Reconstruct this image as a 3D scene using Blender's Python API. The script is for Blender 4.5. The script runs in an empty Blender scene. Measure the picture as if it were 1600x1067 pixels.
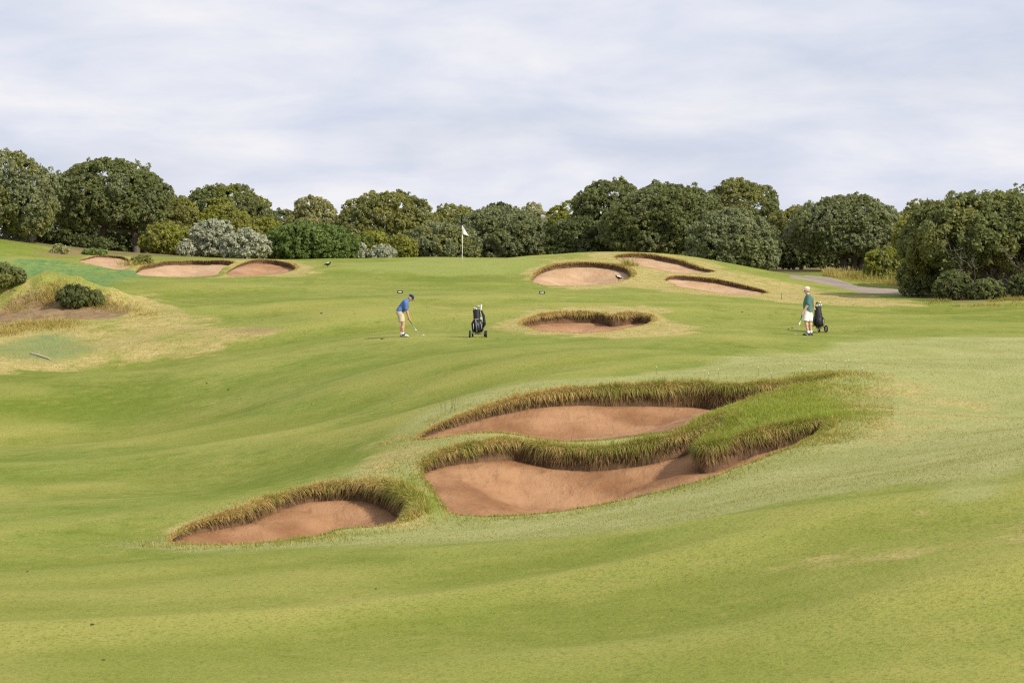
import bpy, bmesh, math, random, time
import numpy as np
from mathutils import Vector, Matrix
from mathutils.geometry import delaunay_2d_cdt

T_START = time.time()
random.seed(7)
RNG = np.random.default_rng(11)
S = bpy.context.scene
COL = S.collection

# ------------------------------------------------------------------ camera
FPX = 3778.0                       # focal length in photo pixels (85 mm on 36 mm)
V0 = 370.0                         # horizon row in the photo
CAMZ = 7.0
PITCH = math.atan((533.5 - V0) / FPX)
cam_d = bpy.data.cameras.new('camera')
cam = bpy.data.objects.new('camera', cam_d)
COL.objects.link(cam)
cam.location = (0, 0, CAMZ)
cam.rotation_euler = (math.pi / 2 - PITCH, 0, 0)
cam_d.sensor_width = 36.0
cam_d.lens = 36.0 * FPX / 1600.0
cam_d.clip_start = 0.5
cam_d.clip_end = 5000
cam_d.dof.use_dof = True
cam_d.dof.focus_distance = 78.0
cam_d.dof.aperture_fstop = 5.0
S.camera = cam

# ------------------------------------------------------------------ light
SUN_EL = math.radians(38)
SUN_AZ = math.radians(126)         # clockwise from +Y (view direction): from the right, a little behind the camera
to_sun = Vector((math.sin(SUN_AZ) * math.cos(SUN_EL), math.cos(SUN_AZ) * math.cos(SUN_EL), math.sin(SUN_EL)))
sun_d = bpy.data.lights.new('sun', 'SUN')
sun_d.energy = 5.0
sun_d.angle = math.radians(0.9)
sun_d.color = (1.0, 0.92, 0.78)
sun = bpy.data.objects.new('sun', sun_d)
COL.objects.link(sun)
sun.rotation_euler = to_sun.to_track_quat('Z', 'Y').to_euler()
sun.location = (60, -30, 60)

S.view_settings.view_transform = 'Standard'
S.view_settings.look = 'None'
S.view_settings.exposure = 0.0
S.view_settings.gamma = 1.0
S.view_settings.use_curve_mapping = False
S.cycles.max_bounces = 6
S.cycles.transparent_max_bounces = 6
S.cycles.use_denoising = False
S.cycles.filter_width = 1.25

W = bpy.data.worlds.new('World')
S.world = W
W.use_nodes = True
nt = W.node_tree
nt.nodes.clear()


def N(tree, kind, **kw):
    n = tree.nodes.new(kind)
    for k, v in kw.items():
        if k.startswith('i_'):
            key = k[2:].replace('_', ' ')
            n.inputs[int(key) if key.isdigit() else key].default_value = v
        else:
            setattr(n, k, v)
    return n


def build_world():
    L = nt.links.new
    out = N(nt, 'ShaderNodeOutputWorld')
    bg = N(nt, 'ShaderNodeBackground', i_Strength=0.1)
    sky = N(nt, 'ShaderNodeTexSky', sky_type='NISHITA', sun_disc=False)
    sky.sun_elevation = SUN_EL
    sky.sun_rotation = SUN_AZ
    sky.altitude = 20
    sky.dust_density = 1.5
    tc = N(nt, 'ShaderNodeTexCoord')
    sep = N(nt, 'ShaderNodeSeparateXYZ')
    L(tc.outputs['Generated'], sep.inputs[0])
    zz = N(nt, 'ShaderNodeMath', operation='MAXIMUM', i_1=0.0)
    L(sep.outputs['Z'], zz.inputs[0])
    za = N(nt, 'ShaderNodeMath', operation='ADD', i_1=0.24)
    L(zz.outputs[0], za.inputs[0])
    dx = N(nt, 'ShaderNodeMath', operation='DIVIDE')
    dy = N(nt, 'ShaderNodeMath', operation='DIVIDE')
    L(sep.outputs['X'], dx.inputs[0]); L(za.outputs[0], dx.inputs[1])
    L(sep.outputs['Y'], dy.inputs[0]); L(za.outputs[0], dy.inputs[1])
    cx = N(nt, 'ShaderNodeCombineXYZ')
    L(dx.outputs[0], cx.inputs[0]); L(dy.outputs[0], cx.inputs[1])
    n1 = N(nt, 'ShaderNodeTexNoise', i_Scale=3.4, i_Detail=7.0, i_Roughness=0.58, i_Distortion=0.25)
    n2 = N(nt, 'ShaderNodeTexNoise', i_Scale=1.2, i_Detail=3.0, i_Roughness=0.5)
    L(cx.outputs[0], n1.inputs['Vector']); L(cx.outputs[0], n2.inputs['Vector'])
    # two cloud tones: thick grey-lilac banks over a bright thin veil
    r1 = N(nt, 'ShaderNodeValToRGB')
    r1.color_ramp.elements[0].position = 0.38
    r1.color_ramp.elements[0].color = (6.6, 7.1, 8.5, 1)
    r1.color_ramp.elements[1].position = 0.62
    r1.color_ramp.elements[1].color = (9.1, 9.05, 9.4, 1)
    e = r1.color_ramp.elements.new(0.50)
    e.color = (7.8, 8.05, 9.05, 1)
    mixf = N(nt, 'ShaderNodeMath', operation='MULTIPLY_ADD', i_1=0.62, i_2=0.0)
    L(n1.outputs['Fac'], mixf.inputs[0])
    mix2 = N(nt, 'ShaderNodeMath', operation='MULTIPLY_ADD', i_1=0.38)
    L(n2.outputs['Fac'], mix2.inputs[0]); L(mixf.outputs[0], mix2.inputs[2])
    L(mix2.outputs[0], r1.inputs[0])
    # cover of the veil
    cov = N(nt, 'ShaderNodeMapRange', i_1=0.2, i_2=0.5, i_3=0.80, i_4=0.97)
    L(n2.outputs['Fac'], cov.inputs[0])
    mx = N(nt, 'ShaderNodeMix', data_type='RGBA')
    L(cov.outputs[0], mx.inputs['Factor'])
    L(sky.outputs[0], mx.inputs[6]); L(r1.outputs[0], mx.inputs[7])
    L(mx.outputs[2], bg.inputs['Color'])
    L(bg.outputs[0], out.inputs[0])


build_world()

# ------------------------------------------------------------------ numeric helpers


def vnoise(x, y, seed=0):
    xi = np.floor(x).astype(np.int64); yi = np.floor(y).astype(np.int64)
    fx = x - xi; fy = y - yi
    fx = fx * fx * fx * (fx * (fx * 6 - 15) + 10); fy = fy * fy * fy * (fy * (fy * 6 - 15) + 10)

    def h(a, b):
        n = (a * 374761393 + b * 668265263 + seed * 982451653) & 0x7fffffff
        n = ((n ^ (n >> 13)) * 1274126177) & 0x7fffffff
        n = (n ^ (n >> 16)) & 0xffff
        return n / 65535.0
    return (h(xi, yi) * (1 - fx) + h(xi + 1, yi) * fx) * (1 - fy) + (h(xi, yi + 1) * (1 - fx) + h(xi + 1, yi + 1) * fx) * fy * 1.0


def fbm(x, y, seed=0, oct=3):
    s = 0; a = 1; t = 0
    for k in range(oct):
        s = s + a * vnoise(x * 2 ** k + 17.3 * k, y * 2 ** k + 5.1 * k, seed + k); t += a; a *= 0.5
    return s / t


def sst(a, b, x):
    t = np.clip((x - a) / (b - a), 0, 1)
    return t * t * (3 - 2 * t)


CP, SP = math.cos(PITCH), math.sin(PITCH)


def ray(u, v):
    """direction of the photo's ray with unit +Y component"""
    cx = (np.asarray(u, float) - 800.0) / FPX
    cy = -(np.asarray(v, float) - 533.5) / FPX
    y = CP + cy * SP
    z = cy * CP - SP
    return cx / y, z / y


# ------------------------------------------------------------------ terrain: thin-plate surface through survey points (u, v, distance)
CTRL = [
    # foreground slope
    (-300, 1067, 27), (0, 1067, 27), (400, 1067, 26.5), (800, 1067, 26), (1200, 1067, 25), (1600, 1067, 24), (1900, 1067, 24),
    (-300, 950, 34.5), (0, 950, 34.5), (400, 950, 34), (800, 950, 33), (1200, 940, 30.5), (1600, 900, 29), (1900, 880, 29),
    (-300, 858, 44), (0, 858, 44), (250, 857, 43.4), (400, 854, 42.6), (650, 847, 41.6), (830, 838, 40.8), (1000, 822, 40.0), (1200, 790, 39.2), (1400, 757, 38.6), (1600, 724, 38.2), (1900, 680, 38),
    (1300, 745, 44.5), (1450, 716, 45), (1600, 690, 45.5), (1900, 650, 46), (650, 836, 44.4), (950, 806, 44.4), (1130, 770, 44.4),
    # left valley fairway
    (-300, 740, 60), (0, 740, 60), (200, 740, 59), (400, 735, 56.5),
    (-300, 662, 79), (0, 662, 78), (200, 660, 77), (400, 658, 70), (560, 655, 63),
    (-300, 565, 95), (0, 572, 92), (200, 572, 91), (400, 570, 84), (600, 572, 75), (800, 570, 67),
    (200, 615, 82), (0, 615, 83),
    # bunker complex rise
    (300, 840, 45.4), (640, 800, 46.5), (500, 760, 50.5), (620, 700, 54), (660, 740, 49.5), (800, 805, 46), (750, 692, 52.5), (900, 796, 46), (900, 704, 52),
    (1000, 775, 46.4), (1100, 750, 46.8), (1100, 660, 52.5), (1280, 670, 50.5), (860, 690, 53.4), (1060, 670, 52.6),
    (700, 655, 56.5), (850, 612, 58.2), (1000, 604, 58.6), (1150, 603, 58.4), (1300, 584, 58.8), (850, 592, 61), (1050, 582, 61.5),
    (1220, 706, 48.2), (1380, 640, 53), (1500, 640, 54), (1600, 640, 54), (1900, 620, 54),
    (1380, 570, 64), (1500, 560, 69), (1600, 560, 70), (1900, 555, 70),
    # golfers' shelf
    (-300, 500, 108), (300, 500, 103), (500, 505, 97), (632, 527, 88), (745, 527, 88), (900, 522, 88), (1050, 522, 88), (1260, 525, 88), (1450, 520, 90), (1600, 515, 92), (1900, 515, 92),
    (800, 492, 96), (1000, 488, 97), (1150, 490, 99), (1300, 490, 101), (1500, 490, 103), (1650, 488, 104),
    (0, 450, 121), (200, 450, 120), (400, 450, 120), (600, 458, 116), (847, 460, 115), (1000, 462, 114), (1240, 468, 116),
    (1380, 478, 110), (1500, 478, 110), (1650, 472, 112),
    # green and its surround
    (-300, 350, 150), (-100, 362, 149), (0, 380, 148), (80, 395, 147), (200, 405, 146), (300, 409, 145), (400, 408, 145), (500, 409, 149), (600, 408, 150), (722, 410, 147), (722, 402.5, 157), (850, 405, 150), (640, 404.5, 154),
    (0, 415, 135), (150, 422, 136), (250, 434, 133), (400, 434, 132), (600, 425, 133), (750, 428, 132),
    # right mound
    (850, 447, 124), (960, 446, 125), (1050, 448, 127), (1190, 463, 120), (900, 405, 138), (960, 393, 142), (1040, 396, 143), (1120, 407, 143), (1200, 420, 142), (1250, 430, 141),
    (1000, 412, 136), (1110, 427, 134), (1050, 428, 133), (1180, 446, 129),
    # path hollow and right wood
    (1240, 429, 150), (1300, 440, 140), (1410, 456, 126), (1300, 470, 114), (1450, 470, 115), (1600, 466, 115), (1900, 460, 116), (1350, 425, 152), (1450, 432, 145), (1600, 440, 140),
]
_px = []
for (u, v, d) in CTRL:
    rx, rz = ray(u, v)
    _px.append((rx * d, d, CAMZ + rz * d))
# ground the photograph cannot see: behind the crests, under the camera, far off
_px += [(0, 0, CAMZ - 1.65), (6, 10, CAMZ - 2.6), (-6, 10, CAMZ - 2.9), (12, 4, CAMZ - 1.8), (-12, 4, CAMZ - 2.2), (0, -25, CAMZ - 1.5), (40, -10, CAMZ - 1), (-40, -10, CAMZ - 2),
        (0, 175, CAMZ - 2.4), (-20, 175, CAMZ - 2.4), (20, 175, CAMZ - 2.4), (-45, 175, CAMZ - 1.2), (45, 170, CAMZ - 2.5), (70, 150, CAMZ - 2.5), (-80, 150, CAMZ - 0.5),
        (0, 260, CAMZ - 3), (-120, 260, CAMZ - 2), (120, 260, CAMZ - 2), (-90, 60, CAMZ - 5), (90, 60, CAMZ - 3), (200, 100, CAMZ - 3), (-200, 100, CAMZ - 3), (0, 500, CAMZ - 3), (-300, 400, CAMZ - 3), (300, 400, CAMZ - 3), (-250, -150, CAMZ - 3), (250, -150, CAMZ - 3), (0, -250, CAMZ - 3)]
CX = np.array(_px)
SC = 60.0


def _phi(r2):
    return 0.5 * r2 * np.log(np.maximum(r2, 1e-12))


def _fit():
    P = CX[:, :2] / SC
    n = len(P)
    d2 = ((P[:, None] - P[None]) ** 2).sum(-1)
    A = np.zeros((n + 3, n + 3))
    A[:n, :n] = _phi(d2) + np.eye(n) * 6e-5
    A[:n, n] = 1; A[:n, n + 1:] = P
    A[n:, :n] = A[:n, n:].T
    b = np.zeros(n + 3); b[:n] = CX[:, 2]
    return np.linalg.solve(A, b)


WT = _fit()


def T(x, y):
    x = np.asarray(x, float); y = np.asarray(y, float)
    shp = x.shape
    x = x.ravel(); y = y.ravel()
    out = np.empty(len(x))
    P = CX[:, :2] / SC
    n = len(P)
    for s in range(0, len(x), 40000):
        a = x[s:s + 40000] / SC; b = y[s:s + 40000] / SC
        d2 = (a[:, None] - P[None, :, 0]) ** 2 + (b[:, None] - P[None, :, 1]) ** 2
        out[s:s + 40000] = _phi(d2) @ WT[:n] + WT[n] + WT[n + 1] * a + WT[n + 2] * b
    # beyond the surveyed land it levels out
    r = np.sqrt(x * x + (y - 90) ** 2)
    k = sst(150, 320, r)
    out = out * (1 - k) + (CAMZ - 3.0) * k
    # mown undulations
    near = np.clip(y / 60.0, 0.25, 1.0)
    out = out + (fbm(x / 17.0 + 3.3, (y - 0.28 * x) / 5.2, 5, 2) - 0.5) * 0.50 * near * sst(160, 130, y) * sst(24, 34, y)
    out = out + (fbm(x / 9.0, y / 7.0, 3, 2) - 0.5) * 0.46 * near * (1 - 0.6 * sst(100, 140, y)) + (fbm(x / 3.2, y / 2.6, 9, 2) - 0.5) * 0.075 * near
    # two low folds across the foreground slope
    for xs_, ys_, h_ in (((-9, -6.6, -3.4, 0.0, 2.7, 5.0), (30.4, 31.0, 32.0, 33.5, 34.5, 35.2), 0.11), ((-3.5, -1.0, 2.0, 4.8, 7.5, 10.0), (39.6, 38.5, 37.5, 36.5, 35.5, 34.8), 0.09), ((-2.0, 0.5, 3.5, 6.0, 8.0), (27.2, 27.8, 28.6, 29.4, 30.2), 0.06)):
        q = y - np.interp(x, xs_, ys_)
        out = out + h_ * np.exp(-(q / np.where(q > 0, 0.7, 1.5)) ** 2) * sst(xs_[0] - 1, xs_[1], x) * sst(xs_[-1] + 1, xs_[-2], x)
    # sandy hummock on the left
    def bump(u, d, rx, ry, h):
        cx, _ = ray(u, 400)
        return h * np.exp(-(((x - cx * d) / rx) ** 2 + ((y - d) / ry) ** 2))
    out = out + bump(60, 109.2, 2.4, 1.5, 1.35) + bump(130, 108.6, 2.2, 1.8, 0.70) + bump(185, 108.5, 1.6, 1.8, 0.25) + bump(-20, 108, 1.6, 2.0, 0.35)
    hm = bump(70, 107.8, 5.0, 3.0, 1.0)
    out = out + hm * ((fbm(x / 1.1, y / 1.1, 15, 3) - 0.5) * 0.8)
    return out.reshape(shp)


def hit(u, v, d0=22.0, d1=175.0):
    """where the photo's ray meets the land -> (x, y)"""
    rx, rz = ray(u, v)
    d = np.arange(d0, d1, 0.2)
    h = T(rx * d, d) - (CAMZ + rz * d)
    k = np.argmax(h > 0)
    if not (h > 0).any():
        k = int(np.argmax(h))           # grazes a crest
        return float(rx * d[k]), float(d[k])
    if k == 0:
        return float(rx * d[0]), float(d[0])
    f = h[k - 1] / (h[k - 1] - h[k])
    dd = d[k - 1] + f * 0.2
    return float(rx * dd), float(dd)


def poly_hit(pts, **kw):
    return np.array([hit(p[0], p[1], **kw) for p in pts])


def smooth_closed(pts, step):
    """Catmull-Rom through closed control points (any number of columns), resampled at about 'step'"""
    P = np.asarray(pts, float)
    n = len(P)
    out = []
    for i in range(n):
        p0, p1, p2, p3 = P[i - 1], P[i], P[(i + 1) % n], P[(i + 2) % n]
        m = max(2, int(np.linalg.norm((p2 - p1)[:2]) / step))
        for k in range(m):
            t = k / m
            out.append(0.5 * ((2 * p1) + (-p0 + p2) * t + (2 * p0 - 5 * p1 + 4 * p2 - p3) * t * t + (-p0 + 3 * p1 - 3 * p2 + p3) * t ** 3))
    return np.array(out)


def sdf(poly, x, y):
    """signed distance to polygon (negative inside) and index of the nearest edge"""
    best = np.full(len(x), 1e18); idx = np.zeros(len(x), int)
    ins = np.zeros(len(x), bool)
    n = len(poly)
    for i in range(n):
        ax, ay = poly[i][:2]; bx, by = poly[(i + 1) % n][:2]
        ex, ey = bx - ax, by - ay
        t = np.clip(((x - ax) * ex + (y - ay) * ey) / (ex * ex + ey * ey + 1e-12), 0, 1)
        d2 = (x - ax - t * ex) ** 2 + (y - ay - t * ey) ** 2
        m = d2 < best
        best[m] = d2[m]; idx[m] = i
        c = ((ay > y) != (by > y)) & (x < (bx - ax) * (y - ay) / (by - ay + 1e-15) + ax)
        ins ^= c
    d = np.sqrt(best)
    return np.where(ins, -d, d), idx


def sdf_far(poly, x, y, reach):
    """sdf evaluated only near the polygon; elsewhere 'reach'"""
    out = np.full(len(x), float(reach)); idx = np.zeros(len(x), int)
    lo = poly[:, :2].min(0) - reach; hi = poly[:, :2].max(0) + reach
    m = (x > lo[0]) & (x < hi[0]) & (y > lo[1]) & (y < hi[1])
    if m.any():
        d, i = sdf(poly, x[m], y[m])
        out[m] = np.minimum(d, reach); idx[m] = i
    return out, idx


# ------------------------------------------------------------------ mesh helpers


def mesh_obj(name, V, F, mat=None, parent=None, col=None, smooth=False, attrs=None):
    """V (n,3); F (m,k) with constant k"""
    V = np.ascontiguousarray(V, np.float32); F = np.ascontiguousarray(F, np.int32)
    me = bpy.data.meshes.new(name)
    me.vertices.add(len(V)); me.vertices.foreach_set('co', V.ravel())
    m, k = F.shape
    me.loops.add(m * k); me.loops.foreach_set('vertex_index', F.ravel())
    me.polygons.add(m); me.polygons.foreach_set('loop_start', np.arange(0, m * k, k, dtype=np.int32))
    me.update(calc_edges=True)
    if smooth:
        me.polygons.foreach_set('use_smooth', np.ones(m, bool))
    if col is not None:
        a = me.color_attributes.new('Col', 'FLOAT_COLOR', 'POINT')
        c = np.ones((len(V), 4), np.float32); c[:, :3] = col
        a.data.foreach_set('color', c.ravel())
    for nm, arr in (attrs or {}).items():
        a = me.color_attributes.new(nm, 'FLOAT_COLOR', 'POINT')
        c = np.ones((len(V), 4), np.float32); c[:, :3] = arr
        a.data.foreach_set('color', c.ravel())
    if mat:
        me.materials.append(mat)
    o = bpy.data.objects.new(name, me)
    COL.objects.link(o)
    if parent:
        o.parent = parent
    return o


def thing(name, label, cat, loc=(0, 0, 0), rz=0.0, group=None):
    o = bpy.data.objects.new(name, None)
    o.empty_display_size = 0.2
    COL.objects.link(o)
    o.location = loc; o.rotation_euler = (0, 0, rz)
    tag(o, label, cat, group)
    return o


def tag(o, label, cat, group=None):
    o['label'] = label; o['category'] = cat
    if group:
        o['group'] = group
    return o


class MB:
    """collects lofts / boxes into one mesh"""

    def __init__(s):
        s.v = []; s.f = []

    def loft(s, pts, rad, seg=10, caps=True, up=(0, 1, 0)):
        """tube through pts; rad: per point r or (r_side, r_up)"""
        pts = [Vector(p) for p in pts]
        base = len(s.v)
        n = len(pts)
        for i, p in enumerate(pts):
            t = (pts[min(i + 1, n - 1)] - pts[max(i - 1, 0)])
            t = t.normalized() if t.length > 1e-9 else Vector((0, 0, 1))
            a = Vector(up) - t * t.dot(Vector(up))
            if a.length < 1e-3:
                a = Vector((1, 0, 0)) - t * t.x
                if a.length < 1e-3:
                    a = Vector((0, 0, 1))
            a.normalize(); b = t.cross(a)
            r = rad[i] if isinstance(rad, (list, tuple)) else rad
            ra, rb = r if isinstance(r, (list, tuple)) else (r, r)
            for k in range(seg):
                w = 2 * math.pi * k / seg
                s.v.append(p + a * math.cos(w) * ra + b * math.sin(w) * rb)
        for i in range(n - 1):
            for k in range(seg):
                k2 = (k + 1) % seg
                s.f.append((base + i * seg + k, base + i * seg + k2, base + (i + 1) * seg + k2, base + (i + 1) * seg + k))
        if caps:
            s.f.append(tuple(base + k for k in range(seg))[::-1])
            s.f.append(tuple(base + (n - 1) * seg + k for k in range(seg)))
        return s

    def capsule(s, a, b, ra, rb, seg=12, up=(0, 1, 0)):
        """round-ended taper"""
        a = Vector(a); b = Vector(b); d = b - a; L = d.length; t = d / max(L, 1e-9)
        P = []; R = []
        for k in range(4):
            w = math.pi / 2 * (k + 0.35) / 4.35
            P.append(a - t * ra * math.cos(w)); R.append(ra * math.sin(w))
        for k in range(4):
            P.append(a + d * k / 3); R.append(ra + (rb - ra) * k / 3)
        for k in range(3, -1, -1):
            w = math.pi / 2 * (k + 0.35) / 4.35
            P.append(b + t * rb * math.cos(w)); R.append(rb * math.sin(w))
        return s.loft(P, R, seg, True, up)

    def chain(s, pts, rads, seg=12):
        for i in range(len(pts) - 1):
            s.capsule(pts[i], pts[i + 1], rads[i], rads[i + 1], seg)
        return s

    def ball(s, c, r, seg=14, rings=9, rot=None):
        c = Vector(c)
        r = r if isinstance(r, (list, tuple)) else (r, r, r)
        base = len(s.v)
        for i in range(1, rings):
            th = math.pi * i / rings
            for k in range(seg):
                w = 2 * math.pi * k / seg
                p = Vector((r[0] * math.sin(th) * math.cos(w), r[1] * math.sin(th) * math.sin(w), r[2] * math.cos(th)))
                if rot:
                    p = rot @ p
                s.v.append(c + p)
        top = Vector((0, 0, r[2])); bot = Vector((0, 0, -r[2]))
        if rot:
            top = rot @ top; bot = rot @ bot
        it = len(s.v); s.v.append(c + top); ib = len(s.v); s.v.append(c + bot)
        for i in range(rings - 2):
            for k in range(seg):
                k2 = (k + 1) % seg
                s.f.append((base + i * seg + k, base + (i + 1) * seg + k, base + (i + 1) * seg + k2, base + i * seg + k2))
        for k in range(seg):
            k2 = (k + 1) % seg
            s.f.append((it, base + k, base + k2))
            s.f.append((ib, base + (rings - 2) * seg + k2, base + (rings - 2) * seg + k))
        return s

    def box(s, c, half, rot=None):
        base = len(s.v); c = Vector(c)
        for x in (-1, 1):
            for y in (-1, 1):
                for z in (-1, 1):
                    p = Vector((x * half[0], y * half[1], z * half[2]))
                    if rot:
                        p = rot @ p
                    s.v.append(c + p)
        for q in ((0, 1, 3, 2), (4, 6, 7, 5), (0, 4, 5, 1), (2, 3, 7, 6), (0, 2, 6, 4), (1, 5, 7, 3)):
            s.f.append(tuple(base + k for k in q))
        return s

    def prism(s, poly, thick, M=None):
        """extrude a polygon given in the local XZ plane along Y"""
        base = len(s.v); n = len(poly)
        for y in (-thick / 2, thick / 2):
            for (a, b) in poly:
                p = Vector((a, y, b))
                s.v.append(M @ p if M else p)
        s.f.append(tuple(base + k for k in range(n)))
        s.f.append(tuple(base + n + k for k in range(n))[::-1])
        for k in range(n):
            k2 = (k + 1) % n
            s.f.append((base + k2, base + k, base + n + k, base + n + k2))
        return s

    def build(s, name, mat, parent=None, smooth=True, bevel=0.0, remesh=0.0, smooth_it=4):
        me = bpy.data.meshes.new(name)
        me.from_pydata([tuple(v) for v in s.v], [], s.f)
        me.update()
        if remesh or bevel:
            tmp = bpy.data.objects.new('tmp', me)
            COL.objects.link(tmp)
            if remesh:
                m = tmp.modifiers.new('r', 'REMESH'); m.mode = 'VOXEL'; m.voxel_size = remesh
                m = tmp.modifiers.new('s', 'SMOOTH'); m.iterations = smooth_it; m.factor = 0.5
            if bevel:
                m = tmp.modifiers.new('b', 'BEVEL'); m.width = bevel; m.segments = 2
            dg = bpy.context.evaluated_depsgraph_get()
            me2 = bpy.data.meshes.new_from_object(tmp.evaluated_get(dg))
            bpy.data.objects.remove(tmp)
            bpy.data.meshes.remove(me)
            me = me2
            me.name = name
        me.polygons.foreach_set('use_smooth', np.full(len(me.polygons), smooth))
        me.materials.clear()
        me.materials.append(mat)
        o = bpy.data.objects.new(name, me)
        COL.objects.link(o)
        if parent:
            o.parent = parent
        return o


# ------------------------------------------------------------------ materials


def new_mat(name):
    m = bpy.data.materials.new(name); m.use_nodes = True
    m.node_tree.nodes.clear()
    return m, m.node_tree, m.node_tree.links.new


def simple(name, col, rough=0.6, metal=0.0, var=0.12, scale=18.0, bump=0.0, spec=0.4):
    m, t, L = new_mat(name)
    o = N(t, 'ShaderNodeOutputMaterial'); p = N(t, 'ShaderNodeBsdfPrincipled')
    tc = N(t, 'ShaderNodeTexCoord')
    n = N(t, 'ShaderNodeTexNoise', i_Scale=scale, i_Detail=3.0)
    L(tc.outputs['Object'], n.inputs['Vector'])
    r = N(t, 'ShaderNodeValToRGB')
    r.color_ramp.elements[0].position = 0.3; r.color_ramp.elements[1].position = 0.7
    r.color_ramp.elements[0].color = (*[c * (1 - var) for c in col], 1)
    r.color_ramp.elements[1].color = (*[min(1, c * (1 + var)) for c in col], 1)
    L(n.outputs['Fac'], r.inputs[0]); L(r.outputs[0], p.inputs['Base Color'])
    p.inputs['Roughness'].default_value = rough
    p.inputs['Metallic'].default_value = metal
    p.inputs['Specular IOR Level'].default_value = spec
    if bump:
        b = N(t, 'ShaderNodeBump', i_Strength=bump, i_Distance=0.01)
        L(n.outputs['Fac'], b.inputs['Height']); L(b.outputs[0], p.inputs['Normal'])
    L(p.outputs[0], o.inputs[0])
    return m


def leafy(name, transl=0.3, rough=0.55, spec=0.25):
    """leaf / blade material: colour from the mesh's own Col attribute"""
    m, t, L = new_mat(name)
    o = N(t, 'ShaderNodeOutputMaterial'); p = N(t, 'ShaderNodeBsdfPrincipled')
    a = N(t, 'ShaderNodeAttribute', attribute_name='Col')
    L(a.outputs['Color'], p.inputs['Base Color'])
    p.inputs['Roughness'].default_value = rough
    p.inputs['Specular IOR Level'].default_value = spec
    tr = N(t, 'ShaderNodeBsdfTranslucent')
    h = N(t, 'ShaderNodeHueSaturation', i_Saturation=1.1, i_Value=1.1)
    L(a.outputs['Color'], h.inputs['Color']); L(h.outputs[0], tr.inputs['Color'])
    mx = N(t, 'ShaderNodeMixShader', i_0=transl)
    L(p.outputs[0], mx.inputs[1]); L(tr.outputs[0], mx.inputs[2]); L(mx.outputs[0], o.inputs[0])
    return m


M_LEAF = leafy('leaves', 0.38, 0.6, 0.18)
M_BLADE = leafy('grass_blades', 0.45, 0.6, 0.25)


def noise(t, L, vec, scale, detail=4.0, rough=0.55, dist=0.0):
    n = N(t, 'ShaderNodeTexNoise', i_Scale=scale, i_Detail=detail, i_Roughness=rough, i_Distortion=dist)
    L(vec, n.inputs['Vector'])
    return n.outputs['Fac']


def mixc(t, L, fac, a, b):
    m = N(t, 'ShaderNodeMix', data_type='RGBA')
    if hasattr(fac, 'links'):
        L(fac, m.inputs['Factor'])
    else:
        m.inputs['Factor'].default_value = fac
    for s, k in ((a, 6), (b, 7)):
        if hasattr(s, 'links'):
            L(s, m.inputs[k])
        else:
            m.inputs[k].default_value = (*s, 1)
    return m.outputs[2]


def mrange(t, L, x, a, b, c=0.0, d=1.0):
    m = N(t, 'ShaderNodeMapRange', i_1=a, i_2=b, i_3=c, i_4=d)
    m.interpolation_type = 'SMOOTHSTEP'
    L(x, m.inputs[0])
    return m.outputs[0]


def mul(t, L, a, b):
    m = N(t, 'ShaderNodeMath', operation='MULTIPLY')
    L(a, m.inputs[0])
    if hasattr(b, 'links'):
        L(b, m.inputs[1])
    else:
        m.inputs[1].default_value = b
    return m.outputs[0]


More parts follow.
